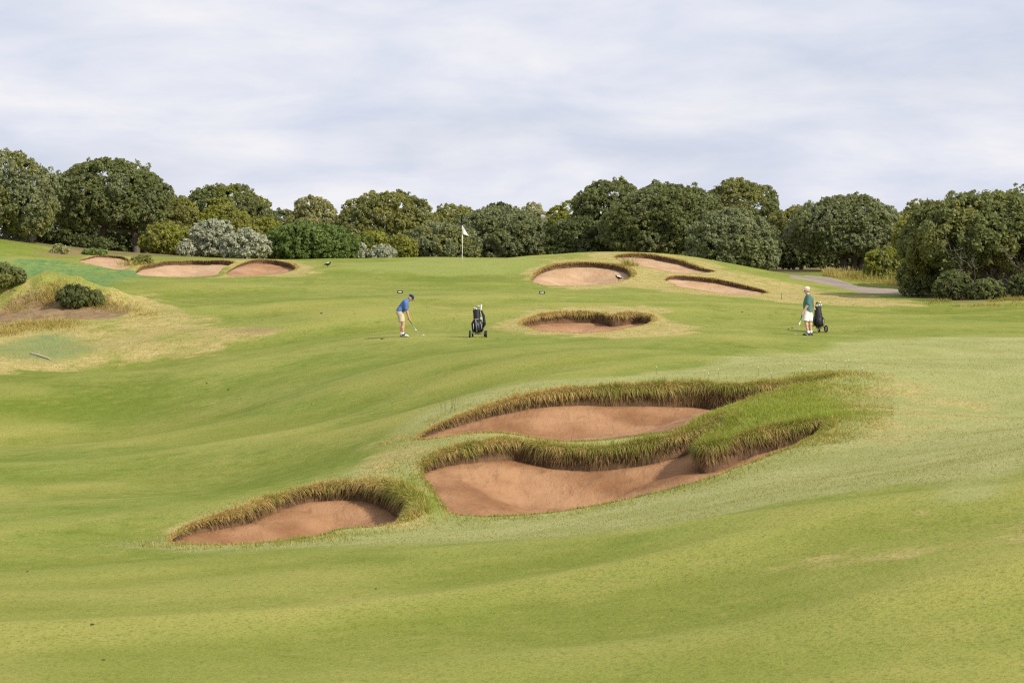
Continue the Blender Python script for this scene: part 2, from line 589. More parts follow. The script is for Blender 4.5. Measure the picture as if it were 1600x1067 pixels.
def turf_material():
    m, t, L = new_mat('turf')
    o = N(t, 'ShaderNodeOutputMaterial'); p = N(t, 'ShaderNodeBsdfPrincipled')
    tc = N(t, 'ShaderNodeTexCoord'); P = tc.outputs['Object']
    za = N(t, 'ShaderNodeAttribute', attribute_name='zone_a'); zb = N(t, 'ShaderNodeAttribute', attribute_name='zone_b')
    sa = N(t, 'ShaderNodeSeparateColor'); sb = N(t, 'ShaderNodeSeparateColor')
    L(za.outputs['Color'], sa.inputs[0]); L(zb.outputs['Color'], sb.inputs[0])
    rough_z, straw_z, teal_z = sa.outputs[0], sa.outputs[1], sa.outputs[2]
    soil_z, green_z, litter_z = sb.outputs[0], sb.outputs[1], sb.outputs[2]
    big = noise(t, L, P, 0.11, 4, 0.6, 0.4)
    mid = noise(t, L, P, 0.55, 5, 0.62, 0.3)
    sml = noise(t, L, P, 2.6, 5, 0.65)
    fin = noise(t, L, P, 16.0, 4, 0.7)
    vfin = noise(t, L, P, 48.0, 2, 0.7)
    # mown couch grass: olive, fresh and dry patches of its own
    c = mixc(t, L, mrange(t, L, big, 0.38, 0.62), (0.175, 0.225, 0.038), (0.240, 0.260, 0.060))
    c = mixc(t, L, mul(t, L, mrange(t, L, mid, 0.50, 0.70), 0.6), c, (0.130, 0.170, 0.018))
    c = mixc(t, L, mul(t, L, mrange(t, L, mid, 0.48, 0.30), 0.55), c, (0.310, 0.285, 0.080))
    c = mixc(t, L, mul(t, L, mrange(t, L, sml, 0.52, 0.70), 0.6), c, (0.095, 0.140, 0.016))
    c = mixc(t, L, mul(t, L, mrange(t, L, sml, 0.46, 0.28), 0.6), c, (0.330, 0.288, 0.080))
    # moist hollows lush, dry crests pale, with the folds' light and shade painted in
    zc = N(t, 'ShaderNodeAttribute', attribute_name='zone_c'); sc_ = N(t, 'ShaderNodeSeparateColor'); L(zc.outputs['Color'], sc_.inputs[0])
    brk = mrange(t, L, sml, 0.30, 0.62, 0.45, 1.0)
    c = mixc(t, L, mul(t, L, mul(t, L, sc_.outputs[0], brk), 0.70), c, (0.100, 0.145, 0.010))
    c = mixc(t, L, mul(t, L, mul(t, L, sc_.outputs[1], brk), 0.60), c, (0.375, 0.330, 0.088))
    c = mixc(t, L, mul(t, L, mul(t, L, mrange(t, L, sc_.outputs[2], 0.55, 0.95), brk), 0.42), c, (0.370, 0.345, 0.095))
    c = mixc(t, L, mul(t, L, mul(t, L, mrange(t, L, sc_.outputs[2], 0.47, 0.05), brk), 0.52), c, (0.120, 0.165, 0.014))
    # putting green
    c = mixc(t, L, mul(t, L, green_z, 0.85), c, mixc(t, L, mrange(t, L, mid, 0.3, 0.7), (0.225, 0.275, 0.066), (0.285, 0.305, 0.088)))
    # rough
    rg = mixc(t, L, mrange(t, L, mid, 0.35, 0.65), (0.260, 0.285, 0.095), (0.350, 0.350, 0.145))
    rg = mixc(t, L, mul(t, L, mrange(t, L, fin, 0.45, 0.70), 0.8), rg, (0.42, 0.40, 0.18))
    rg = mixc(t, L, mul(t, L, sc_.outputs[0], 0.8), rg, (0.165, 0.225, 0.022))
    c = mixc(t, L, rough_z, c, rg)
    # straw-dry grass
    st = mixc(t, L, mrange(t, L, sml, 0.35, 0.65), (0.47, 0.375, 0.165), (0.33, 0.285, 0.095))
    st = mixc(t, L, mul(t, L, mrange(t, L, fin, 0.45, 0.72), 0.7), st, (0.22, 0.18, 0.065))
    sf = N(t, 'ShaderNodeMath', operation='MULTIPLY_ADD', i_1=1.0); L(straw_z, sf.inputs[0])
    s2 = N(t, 'ShaderNodeMath', operation='MULTIPLY_ADD', i_1=2.0, i_2=-1.05); L(mid, s2.inputs[0]); L(s2.outputs[0], sf.inputs[2])
    c = mixc(t, L, mul(t, L, mrange(t, L, sf.outputs[0], 0.25, 0.75), mrange(t, L, straw_z, 0.02, 0.2)), c, st)
    # dyed erosion turf
    tl = mixc(t, L, mrange(t, L, sml, 0.40, 0.60), (0.04, 0.165, 0.065), (0.16, 0.25, 0.085))
    c = mixc(t, L, mul(t, L, teal_z, mrange(t, L, mid, 0.34, 0.56, 0.35, 0.95)), c, tl)
    # leaf litter of the wood
    lt = mixc(t, L, mrange(t, L, sml, 0.3, 0.7), (0.13, 0.10, 0.055), (0.20, 0.17, 0.075))
    c = mixc(t, L, litter_z, c, lt)
    # bare sandy soil
    so = mixc(t, L, mrange(t, L, sml, 0.3, 0.7), (0.185, 0.115, 0.068), (0.31, 0.205, 0.13))
    so = mixc(t, L, mul(t, L, mrange(t, L, fin, 0.5, 0.75), 0.7), so, (0.20, 0.13, 0.08))
    c = mixc(t, L, soil_z, c, so)
    # fine dark and pale flecks at the scale of single blades
    c = mixc(t, L, mul(t, L, mrange(t, L, fin, 0.48, 0.66), 0.62), c, (0.085, 0.115, 0.016))
    c = mixc(t, L, mul(t, L, mrange(t, L, vfin, 0.54, 0.70), 0.5), c, (0.40, 0.34, 0.095))
    L(c, p.inputs['Base Color'])
    p.inputs['Roughness'].default_value = 0.9
    p.inputs['Specular IOR Level'].default_value = 0.06
    b1 = N(t, 'ShaderNodeBump', i_Strength=0.35, i_Distance=0.06); L(sml, b1.inputs['Height'])
    b2 = N(t, 'ShaderNodeBump', i_Strength=0.75, i_Distance=0.03); L(fin, b2.inputs['Height']); L(b1.outputs[0], b2.inputs['Normal'])
    b3 = N(t, 'ShaderNodeBump', i_Strength=0.6, i_Distance=0.012); L(vfin, b3.inputs['Height']); L(b2.outputs[0], b3.inputs['Normal'])
    L(b3.outputs[0], p.inputs['Normal'])
    L(p.outputs[0], o.inputs[0])
    return m


def sand_material(name, a, b, stain=0.5, scale=1.0):
    m, t, L = new_mat(name)
    o = N(t, 'ShaderNodeOutputMaterial'); p = N(t, 'ShaderNodeBsdfPrincipled')
    tc = N(t, 'ShaderNodeTexCoord'); P = tc.outputs['Object']
    mp = N(t, 'ShaderNodeMapping'); mp.inputs['Scale'].default_value = (2.2, 0.8, 1); mp.inputs['Rotation'].default_value = (0, 0, 0.3)
    L(P, mp.inputs[0])
    big = noise(t, L, P, 0.5 * scale, 3, 0.5)
    mid = noise(t, L, mp.outputs[0], 1.5 * scale, 5, 0.6, 0.6)
    fin = noise(t, L, P, 14.0, 4, 0.65)
    spk = noise(t, L, P, 5.0, 5, 0.7, 1.4)
    vf = noise(t, L, P, 60.0, 2)
    c = mixc(t, L, mrange(t, L, big, 0.35, 0.65), a, b)
    c = mixc(t, L, mul(t, L, mrange(t, L, mid, 0.54, 0.72), 0.45), c, tuple(x * 0.72 for x in a))
    c = mixc(t, L, mul(t, L, mrange(t, L, spk, 0.60, 0.70), stain), c, (0.15, 0.085, 0.05))
    c = mixc(t, L, mul(t, L, mrange(t, L, vf, 0.6, 0.75), 0.25), c, (0.50, 0.33, 0.21))
    L(c, p.inputs['Base Color'])
    p.inputs['Roughness'].default_value = 0.92
    p.inputs['Specular IOR Level'].default_value = 0.12
    b1 = N(t, 'ShaderNodeBump', i_Strength=0.45, i_Distance=0.12); L(mid, b1.inputs['Height'])
    b0 = N(t, 'ShaderNodeBump', i_Strength=0.55, i_Distance=0.06); L(spk, b0.inputs['Height']); L(b1.outputs[0], b0.inputs['Normal'])
    b2 = N(t, 'ShaderNodeBump', i_Strength=0.45, i_Distance=0.03); L(fin, b2.inputs['Height']); L(b0.outputs[0], b2.inputs['Normal'])
    L(b2.outputs[0], p.inputs['Normal'])
    L(p.outputs[0], o.inputs[0])
    return m


M_TURF = turf_material()
M_SAND = sand_material('damp_red_sand', (0.225, 0.110, 0.050), (0.365, 0.205, 0.108))
M_SAND2 = sand_material('pale_dry_sand', (0.40, 0.255, 0.145), (0.485, 0.330, 0.205), 0.35)
M_SAND3 = sand_material('mid_red_sand', (0.30, 0.160, 0.082), (0.40, 0.240, 0.140))
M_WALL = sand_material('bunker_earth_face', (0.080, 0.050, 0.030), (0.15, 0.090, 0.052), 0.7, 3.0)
M_PATH = sand_material('path_gravel', (0.235, 0.19, 0.155), (0.29, 0.24, 0.20), 0.2, 0.8)

# ------------------------------------------------------------------ bunkers: rim traced as (u, v, drop of the face in metres, straw 0..1)
BUNKERS = [
    dict(name='sand_bunker', label='lower left foreground bunker with straw-coloured lip and shaded right end', step=0.05, bowl=0.32, mat=M_SAND, blade=0.27, dens=1150, rim=[
        (266, 847, .03, 1), (290, 828, .12, 1), (340, 811, .20, 1), (385, 800, .24, .95), (425, 783, .24, .9), (480, 767, .24, .8), (540, 760, .28, .75), (590, 762, .36, .6), (622, 776, .46, .35), (641, 797, .48, .25),
        (627, 815, .22, .7), (590, 823, .08, .5), (530, 828, .05, .3), (480, 841, .04, .3), (400, 849, .03, .5), (330, 851, .02, .7)]),
    dict(name='sand_bunker', label='large middle foreground bunker with a grass tongue reaching in from its right', step=0.05, bowl=0.42, mat=M_SAND, blade=0.27, dens=1150, rim=[
        (661, 742, .08, .5), (670, 722, .20, .6), (705, 708, .26, .75), (760, 698, .32, .7), (810, 694, .36, .55), (850, 702, .38, .45), (900, 708, .38, .35), (960, 706, .38, .35), (1020, 696, .38, .4), (1070, 684, .38, .45), (1105, 666, .36, .4), (1134, 651, .30, .3),
        (1127, 667, .34, .2), (1108, 681, .36, .02), (1093, 694, .42, .02), (1090, 704, .46, .02), (1104, 705, .46, .02), (1132, 697, .44, .04), (1190, 680, .38, .2), (1250, 667, .34, .3), (1289, 663, .28, .3), (1276, 680, .10, .3), (1220, 706, .06, .25), (1150, 732, .05, .25),
        (1100, 751, .05, .25), (1000, 776, .04, .3), (900, 796, .04, .3), (800, 806, .03, .35), (715, 804, .03, .7), (688, 783, .04, .6)]),
    dict(name='sand_bunker', label='upper foreground bunker under a long golden grass lip running to the right', step=0.05, bowl=0.34, mat=M_SAND, blade=0.30, dens=1150, rim=[
        (652, 686, .04, 1), (680, 668, .12, 1), (730, 649, .18, 1), (790, 631, .22, .95), (850, 619, .26, .85), (920, 613, .32, .5), (1000, 610, .38, .35), (1080, 607, .46, .3), (1150, 610, .50, .3), (1210, 605, .40, .25), (1270, 595, .24, .2), (1306, 586, .12, .2),
        (1300, 591, .05, .3), (1240, 605, .06, .3), (1180, 621, .07, .3), (1150, 633, .06, .3), (1095, 653, .05, .3), (1065, 671, .04, .35), (1000, 681, .03, .4), (920, 689, .03, .4), (860, 689, .03, .4), (825, 683, .03, .4), (790, 677, .03, .4), (740, 677, .03, .5), (690, 684, .03, .8)]),
    dict(name='sand_bunker', label='small middle-distance bunker ringed by dry grass between the trolley and far golfer', step=0.09, bowl=0.35, mat=M_SAND3, blade=0.20, dens=750, rim=[
        (812, 506, .15, 1), (830, 499, .26, .95), (870, 492, .34, .85), (930, 491, .36, .7), (956, 496, .38, .6), (985, 492, .36, .8), (1005, 493, .30, .9), (1022, 499, .24, 1), (1010, 508, .10, 1), (965, 516, .05, .7), (910, 521, .04, .7), (850, 518, .04, .8), (825, 512, .06, .9)]),
    dict(name='sand_bunker', label='round right-hand greenside bunker with a black and white bird at its edge', step=0.12, bowl=0.45, mat=M_SAND2, blade=0.15, dens=420, rim=[
        (830, 439, .10, .9), (838, 427, .26, .95), (860, 416, .34, .95), (900, 411, .36, .9), (940, 412, .36, .8), (975, 418, .42, .7), (988, 429, .42, .7), (978, 438, .12, .6), (930, 445, .05, .5), (880, 447, .04, .5), (845, 445, .04, .6)]),
    dict(name='sand_bunker', label='topmost narrow pale bunker on the crest of the right mound', step=0.12, bowl=0.20, mat=M_SAND2, blade=0.17, dens=420, rim=[
        (960, 401, .14, 1), (985, 397, .30, 1), (1020, 399, .34, 1), (1065, 408, .34, .95), (1100, 420, .24, .9), (1117, 425, .10, .9), (1070, 428, .04, .9), (1025, 421, .03, .9), (990, 412, .03, .9), (968, 407, .04, 1)]),
    dict(name='sand_bunker', label='lower right sliver bunker on the mound, behind the thin stake', step=0.12, bowl=0.20, mat=M_SAND2, blade=0.15, dens=420, rim=[
        (1040, 437, .12, 1), (1055, 432, .26, 1), (1090, 434, .30, 1), (1130, 439, .30, 1), (1170, 448, .26, 1), (1202, 458, .14, 1), (1170, 461, .03, .9), (1120, 458, .03, .8), (1080, 451, .03, .8), (1050, 443, .03, .9)]),
    dict(name='sand_bunker', label='long left greenside bunker in front of the silver shrubs', step=0.12, bowl=0.30, mat=M_SAND2, blade=0.13, dens=380, rim=[
        (212, 428, .10, .8), (222, 417, .25, .9), (250, 411, .30, .9), (300, 408, .32, .9), (350, 408, .32, .9), (366, 411, .28, .9), (350, 419, .08, .8), (338, 430, .06, .7), (300, 433, .03, .5), (240, 432, .03, .5)]),
    dict(name='sand_bunker', label='round left greenside bunker nearest the green bush', step=0.12, bowl=0.32, mat=M_SAND3, blade=0.13, dens=380, rim=[
        (355, 429, .05, .9), (372, 415, .14, .95), (400, 407, .26, .95), (430, 408, .32, .95), (455, 413, .36, .9), (463, 421, .30, .9), (440, 428, .06, .8), (400, 431, .03, .6)]),
    dict(name='sand_bunker', label='leftmost pale sand scrape below the big dark tree', step=0.14, bowl=0.10, mat=M_SAND2, blade=0.16, dens=300, rim=[
        (124, 409, .06, .8), (150, 400, .14, .8), (193, 402, .18, .9), (207, 412, .14, .9), (197, 421, .04, .8), (158, 417, .03, .6)]),
]
for B in BUNKERS:
    P = poly_hit(B['rim'])
    far_ = 1.0 if len(B['rim']) > 13 or 'foreground' in B['label'] or 'middle' in B['label'] else 0.72
    P = np.column_stack([P, [r[2] * far_ for r in B['rim']], [r[3] for r in B['rim']]])
    Q = smooth_closed(P, B['step'])
    Q[:, 2] = np.maximum(Q[:, 2], 0.02)
    # ragged turf edge
    c = np.roll(Q[:, :2], -1, 0) - np.roll(Q[:, :2], 1, 0)
    nrm = np.column_stack([c[:, 1], -c[:, 0]]); nrm /= np.linalg.norm(nrm, axis=1)[:, None] + 1e-9
    area = 0.5 * np.sum(Q[:, 0] * np.roll(Q[:, 1], -1) - np.roll(Q[:, 0], -1) * Q[:, 1])
    if area < 0:
        nrm = -nrm
    tang = c / (np.linalg.norm(c, axis=1)[:, None] + 1e-9)
    turn = 1 - (np.roll(tang, -3, 0) * np.roll(tang, 3, 0)).sum(1)
    for _ in range(4):
        turn = np.maximum(turn, np.maximum(np.roll(turn, 1), np.roll(turn, -1)) * 0.8)
    jit = (fbm(Q[:, 0] * 2.3, Q[:, 1] * 2.3, 21, 3) - 0.5) * 0.16 * min(1, B['step'] * 14) * sst(0.45, 0.08, turn)
    Q[:, :2] += nrm * jit[:, None]
    for _ in range(3):
        Q[:, :2] = Q[:, :2] * 0.5 + 0.25 * (np.roll(Q[:, :2], 1, 0) + np.roll(Q[:, :2], -1, 0))
    c = np.roll(Q[:, :2], -1, 0) - np.roll(Q[:, :2], 1, 0)
    nrm = np.column_stack([c[:, 1], -c[:, 0]]); nrm /= np.linalg.norm(nrm, axis=1)[:, None] + 1e-9
    if area < 0:
        nrm = -nrm
    B['P'] = Q
    B['sharp'] = sst(0.45, 0.08, turn)
    B['nrm'] = nrm                     # outward
PATH_PX = [(1236, 429), (1262, 431), (1330, 444), (1395, 452), (1424, 455), (1432, 459), (1420, 461), (1380, 459), (1310, 449), (1262, 438), (1234, 432)]
PATH = smooth_closed(poly_hit(PATH_PX), 0.5)


def rim_lift(x, y):
    """turf builds up a little along the bunker faces"""
    out = np.zeros(len(x))
    for B in BUNKERS:
        d, i = sdf_far(B['P'], x, y, 1.4)
        w = np.exp(-(np.maximum(d, 0) / 0.5) ** 2) * (d < 1.39)
        out = np.maximum(out, w * 0.20 * B['P'][i, 2])
    return out


def ground_z(x, y):
    x = np.atleast_1d(np.asarray(x, float)); y = np.atleast_1d(np.asarray(y, float))
    return T(x, y) + rim_lift(x, y)


def gz(x, y):
    return float(ground_z([x], [y])[0])


# ------------------------------------------------------------------ ground sheet (one Delaunay net with the bunker and path outlines as edges)
def build_ground():
    pts = []
    th = np.radians(np.arange(-17, 17.01, 0.17))
    d = 9.0 * np.exp(np.arange(0, math.log(235 / 9.0), 0.0088))
    A, D = np.meshgrid(th, d)
    A = A + RNG.uniform(-.3, .3, A.shape) * math.radians(0.17); D = D * (1 + RNG.uniform(-.3, .3, D.shape) * 0.0088)
    gx = (np.tan(A) * D).ravel(); gy = D.ravel()
    pts.append(np.column_stack([gx, gy]))
    # the land all round
    g = np.arange(-640, 641, 9.0)
    X, Y = np.meshgrid(g, g); X = X.ravel(); Y = Y.ravel() + 60
    m = ~((np.abs(np.arctan2(X, Y)) < math.radians(17.6)) & (Y > 8) & (Y < 245))
    pts.append(np.column_stack([X[m], Y[m]]))
    for B in BUNKERS:
        lo = B['P'][:, :2].min(0) - 0.8; hi = B['P'][:, :2].max(0) + 0.8
        st = B['step'] * 1.7
        X, Y = np.meshgrid(np.arange(lo[0], hi[0], st), np.arange(lo[1], hi[1], st * 1.3))
        X = X.ravel() + RNG.uniform(-.3, .3, X.size) * st; Y = Y.ravel() + RNG.uniform(-.3, .3, Y.size) * st
        dd, _ = sdf(B['P'], X, Y)
        m = (dd < 0.5) & (np.abs(dd) > st * 0.45)
        pts.append(np.column_stack([X[m], Y[m]]))
    X, Y = np.meshgrid(np.arange(-25.5, -15.5, 0.17), np.arange(102, 113, 0.24))
    pts.append(np.column_stack([X.ravel() + RNG.uniform(-.05, .05, X.size), Y.ravel() + RNG.uniform(-.07, .07, X.size)]))
    P = np.concatenate(pts)
    ok = np.ones(len(P), bool)
    for B in BUNKERS:                 # keep loose points off the outlines
        dd, _ = sdf_far(B['P'], P[:, 0], P[:, 1], 0.5)
        ok &= np.abs(dd) > B['step'] * 0.4
    P = P[ok]
    verts = [Vector(p) for p in P]
    edges = []
    polys = [B['P'][:, :2] for B in BUNKERS] + [PATH]
    for poly in polys:
        b = len(verts); n = len(poly)
        verts += [Vector(p) for p in poly]
        edges += [(b + k, b + (k + 1) % n) for k in range(n)]
    r = delaunay_2d_cdt(verts, edges, [], 0, 1e-5)
    V = np.array([(v.x, v.y) for v in r[0]])
    F = np.array([f for f in r[2]], int)
    cen = V[F].mean(1)
    owner = np.full(len(F), -1)
    for k, poly in enumerate(polys):
        dd, _ = sdf_far(poly, cen[:, 0], cen[:, 1], 0.2)
        owner[dd < 0] = k
    return V, F, owner


GV, GF, GO = build_ground()
GZ = ground_z(GV[:, 0], GV[:, 1])
NB = len(BUNKERS)


def used(F):
    u, inv = np.unique(F.ravel(), return_inverse=True)
    return u, inv.reshape(F.shape)


# zones on the turf; lush and pale also paint shade and light of folds
ZONES = dict(
    rough=[(1.0, 0.22, [(170, 853), (400, 856), (640, 848), (830, 839), (1000, 823), (1200, 790), (1400, 757), (1700, 704), (1700, 660), (1300, 700), (1100, 750), (950, 786), (800, 806), (640, 826), (480, 842), (330, 850)]), (0.95, 1.1, [(150, 853), (400, 857), (640, 849), (830, 840), (1000, 824), (1200, 791), (1400, 759), (1700, 706), (1800, 545), (1500, 526), (1300, 540), (1200, 552), (1080, 575), (900, 592), (750, 614), (650, 655), (612, 690), (585, 715), (480, 752), (380, 783), (290, 815), (225, 838)])],
    straw=[(0.72, 1.6, [(-60, 500), (-20, 478), (30, 452), (80, 440), (150, 446), (235, 468), (215, 492), (100, 505), (-60, 520)]), (0.9, 1.2, [(775, 509), (795, 490), (860, 480), (950, 478), (1030, 486), (1095, 513), (1060, 525), (960, 529), (860, 527), (790, 519)]),
           (0.75, 2.5, [(-80, 500), (0, 480), (60, 460), (140, 460), (220, 462), (330, 490), (440, 517), (360, 530), (320, 555), (200, 574), (60, 580), (-80, 580)]),
           (0.8, 2.0, [(820, 440), (835, 415), (900, 402), (960, 393), (1040, 396), (1110, 407), (1180, 430), (1260, 445), (1420, 470), (1420, 482), (1240, 474), (1180, 469), (1050, 457), (980, 449), (880, 453)]),
           (0.8, 1.5, [(340, 433), (370, 410), (420, 404), (470, 409), (498, 421), (470, 434)]),
           (0.5, 0.8, [(560, 712), (600, 680), (700, 670), (820, 684), (740, 696), (660, 712), (645, 760), (700, 806), (640, 825), (610, 765), (540, 752)]),
           (0.45, 1.5, [(1240, 600), (1330, 570), (1480, 600), (1540, 650), (1400, 690), (1300, 640)]),
           (0.35, 3.0, [(600, 500), (720, 478), (1000, 480), (900, 492), (700, 496)]),
           (0.30, 3.0, [(1150, 860), (1700, 800), (1700, 880), (1200, 900)]),
           (0.40, 4.0, [(200, 410), (500, 403), (500, 410), (210, 416)])],
    teal=[(0.9, 1.2, [(-60, 402), (60, 404), (150, 416), (235, 430), (200, 434), (100, 431), (-60, 420)]), (0.65, 0.8, [(-40, 548), (40, 530), (75, 522), (125, 532), (150, 547), (100, 562), (60, 560), (-40, 556)])],
    soil=[(1.0, 0.5, [(-30, 497), (0, 486), (25, 470), (60, 458), (110, 464), (165, 474), (199, 481), (197, 491), (160, 498), (100, 501), (20, 503), (-30, 513)]),
          (0.7, 0.5, [(365, 515), (405, 513), (440, 518), (400, 520)]), (0.8, 1.0, [(120, 400), (60, 398), (90, 392), (160, 392)])],
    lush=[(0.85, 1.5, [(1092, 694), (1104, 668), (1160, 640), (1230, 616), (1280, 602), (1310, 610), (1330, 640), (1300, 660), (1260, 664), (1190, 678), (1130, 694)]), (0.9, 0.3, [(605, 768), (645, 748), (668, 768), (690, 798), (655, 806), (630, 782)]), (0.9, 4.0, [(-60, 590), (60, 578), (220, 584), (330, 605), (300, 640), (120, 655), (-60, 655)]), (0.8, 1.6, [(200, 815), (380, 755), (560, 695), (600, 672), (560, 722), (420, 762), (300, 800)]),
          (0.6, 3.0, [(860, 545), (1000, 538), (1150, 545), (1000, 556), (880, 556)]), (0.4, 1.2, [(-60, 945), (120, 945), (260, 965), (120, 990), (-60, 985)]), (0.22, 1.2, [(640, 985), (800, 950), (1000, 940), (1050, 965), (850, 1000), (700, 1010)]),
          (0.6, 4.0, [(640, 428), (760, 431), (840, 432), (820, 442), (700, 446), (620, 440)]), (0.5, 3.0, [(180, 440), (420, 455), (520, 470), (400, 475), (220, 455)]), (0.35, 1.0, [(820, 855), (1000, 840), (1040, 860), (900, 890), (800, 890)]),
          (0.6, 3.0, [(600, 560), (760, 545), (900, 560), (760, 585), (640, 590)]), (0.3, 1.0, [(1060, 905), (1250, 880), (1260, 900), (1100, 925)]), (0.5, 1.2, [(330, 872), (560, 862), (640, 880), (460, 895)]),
          (0.7, 2.0, [(1380, 480), (1460, 478), (1700, 482), (1700, 500), (1480, 498)])],  # last patch: painted shade of the right-hand tree on the turf
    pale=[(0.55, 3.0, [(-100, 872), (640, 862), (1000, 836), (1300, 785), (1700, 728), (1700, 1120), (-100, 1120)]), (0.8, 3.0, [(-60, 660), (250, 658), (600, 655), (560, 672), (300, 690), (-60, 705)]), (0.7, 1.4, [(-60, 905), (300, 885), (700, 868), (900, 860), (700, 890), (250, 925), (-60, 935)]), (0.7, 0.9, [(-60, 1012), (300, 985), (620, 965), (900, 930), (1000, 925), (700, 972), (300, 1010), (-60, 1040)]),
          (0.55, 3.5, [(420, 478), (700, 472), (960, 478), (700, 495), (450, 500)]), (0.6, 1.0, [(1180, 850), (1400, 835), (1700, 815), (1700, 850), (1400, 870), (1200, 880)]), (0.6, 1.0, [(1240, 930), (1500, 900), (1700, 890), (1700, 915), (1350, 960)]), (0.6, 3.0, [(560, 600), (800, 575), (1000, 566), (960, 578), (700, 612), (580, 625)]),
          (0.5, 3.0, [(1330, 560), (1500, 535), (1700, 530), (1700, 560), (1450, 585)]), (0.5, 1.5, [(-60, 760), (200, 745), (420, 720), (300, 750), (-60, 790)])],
    green=[(1.0, 1.5, [(545, 414), (640, 406), (722, 403), (800, 405), (870, 409), (830, 425), (700, 430), (570, 424)])],
)


ZP = {k: [smooth_closed(poly_hit(q[2]), 1.5) for q in L_] for k, L_ in ZONES.items()}


def zones(x, y, full=False):
    Z = {}
    for k, L_ in ZONES.items():
        if not full and k in ('lush', 'pale', 'green'):
            continue
        a = np.zeros(len(x))
        for (amt, soft, px), poly in zip(L_, ZP[k]):
            d, _ = sdf_far(poly, x, y, soft * 2 + 2)
            nz = (fbm(x / 2.2, y / 2.2, 31, 3) - 0.5) * soft * 1.6 + (fbm(x / 0.6, y / 0.6, 37, 2) - 0.5) * soft * 0.6
            a = np.maximum(a, amt * sst(soft * 0.5, -soft * 0.5, d + nz))
        Z[k] = a
    for B in BUNKERS:                  # dry collars
        d, i = sdf_far(B['P'], x, y, 2.5)
        w = sst(0.9, 0.1, d + (fbm(x / 0.5, y / 0.5, 33, 2) - 0.5) * 0.5) * (0.25 + 0.75 * B['P'][i, 3]) * (d < 2.4) * sst(0.02, 0.12, B['P'][i, 2])
        Z['straw'] = np.maximum(Z['straw'], w * 0.9)
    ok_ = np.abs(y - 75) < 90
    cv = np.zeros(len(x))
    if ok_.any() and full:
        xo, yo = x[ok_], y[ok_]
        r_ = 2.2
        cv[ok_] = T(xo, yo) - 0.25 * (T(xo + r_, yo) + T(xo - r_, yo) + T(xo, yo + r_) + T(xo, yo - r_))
    Z['crest'] = np.clip(0.5 + cv / 0.16, 0, 1)  # dry-crest tint that also strengthens the folds' shading in the colour
    ang = np.degrees(np.arctan2(x, y))
    nz = (fbm(x / 4, y / 4, 41, 3) - 0.5) * 6
    edge = np.interp(ang, [-20, -11.9, -9.5, -7, -5, -1, 0.5, 4, 6.2, 6.6, 8.8, 9.2, 10.5, 12, 20], [150, 150, 148, 151, 156, 162, 162, 149, 147, 152, 152, 122, 112, 112, 112])
    Z['litter'] = sst(-1.5, 1.5, y - edge - 1.5 + nz * 0.5) * (np.abs(ang) < 100)
    return Z


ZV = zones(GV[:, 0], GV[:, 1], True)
gm = GO < 0
gm_f = GF[gm]
u_, f_ = used(gm_f)
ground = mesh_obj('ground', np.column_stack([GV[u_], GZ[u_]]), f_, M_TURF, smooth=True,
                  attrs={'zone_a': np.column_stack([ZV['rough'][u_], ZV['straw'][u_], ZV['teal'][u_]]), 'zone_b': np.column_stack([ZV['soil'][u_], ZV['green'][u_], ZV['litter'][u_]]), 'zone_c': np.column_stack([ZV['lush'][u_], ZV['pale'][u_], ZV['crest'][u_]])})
ground['kind'] = 'structure'
pf = GF[GO == NB]
u_, f_ = used(pf)
path = mesh_obj('path', np.column_stack([GV[u_], GZ[u_] - 0.012]), f_, M_PATH, smooth=True)
path['kind'] = 'structure'
print('ground', len(GV), len(GF), round(time.time() - T_START, 1))


# ------------------------------------------------------------------ grass blades
def blades(name, P, D, length, width, droop, c0, c1, mat=M_BLADE, parent=None, seg=3):
    """P roots, D initial directions, droop: how far gravity bends the tip"""
    n = len(P)
    D = D / (np.linalg.norm(D, axis=1)[:, None] + 1e-9)
    a = RNG.uniform(0, 2 * np.pi, n)
    side = np.column_stack([np.cos(a), np.sin(a), np.zeros(n)])
    side -= D * (side * D).sum(1)[:, None]
    side /= np.linalg.norm(side, axis=1)[:, None] + 1e-9
    V = np.zeros((n, 2 * seg + 1, 3)); C = np.zeros((n, 2 * seg + 1, 3))
    for k in range(seg + 1):
        t = k / seg
        c = P + D * (length * t)[:, None]
        c[:, 2] -= droop * length * t * t
        w = width * (1 - 0.75 * t)
        col = c0 * (1 - t) + c1 * t
        if k < seg:
            V[:, 2 * k] = c - side * w[:, None] / 2; V[:, 2 * k + 1] = c + side * w[:, None] / 2
            C[:, 2 * k] = col; C[:, 2 * k + 1] = col
        else:
            V[:, 2 * seg] = c; C[:, 2 * seg] = col
    tris = []
    for k in range(seg - 1):
        tris += [(2 * k, 2 * k + 1, 2 * k + 3), (2 * k, 2 * k + 3, 2 * k + 2)]
    tris.append((2 * seg - 2, 2 * seg - 1, 2 * seg))
    tr = np.array(tris)
    F = (tr[None] + (np.arange(n) * (2 * seg + 1))[:, None, None]).reshape(-1, 3)
    return mesh_obj(name, V.reshape(-1, 3), F, mat, parent, C.reshape(-1, 3))


STRAW = np.array((0.70, 0.56, 0.27)); GOLD = np.array((0.50, 0.37, 0.105)); DRY = np.array((0.30, 0.19, 0.075)); GRN = np.array((0.27, 0.285, 0.045)); PALE = np.array((0.40, 0.41, 0.14)); FRESH = np.array((0.25, 0.33, 0.05))


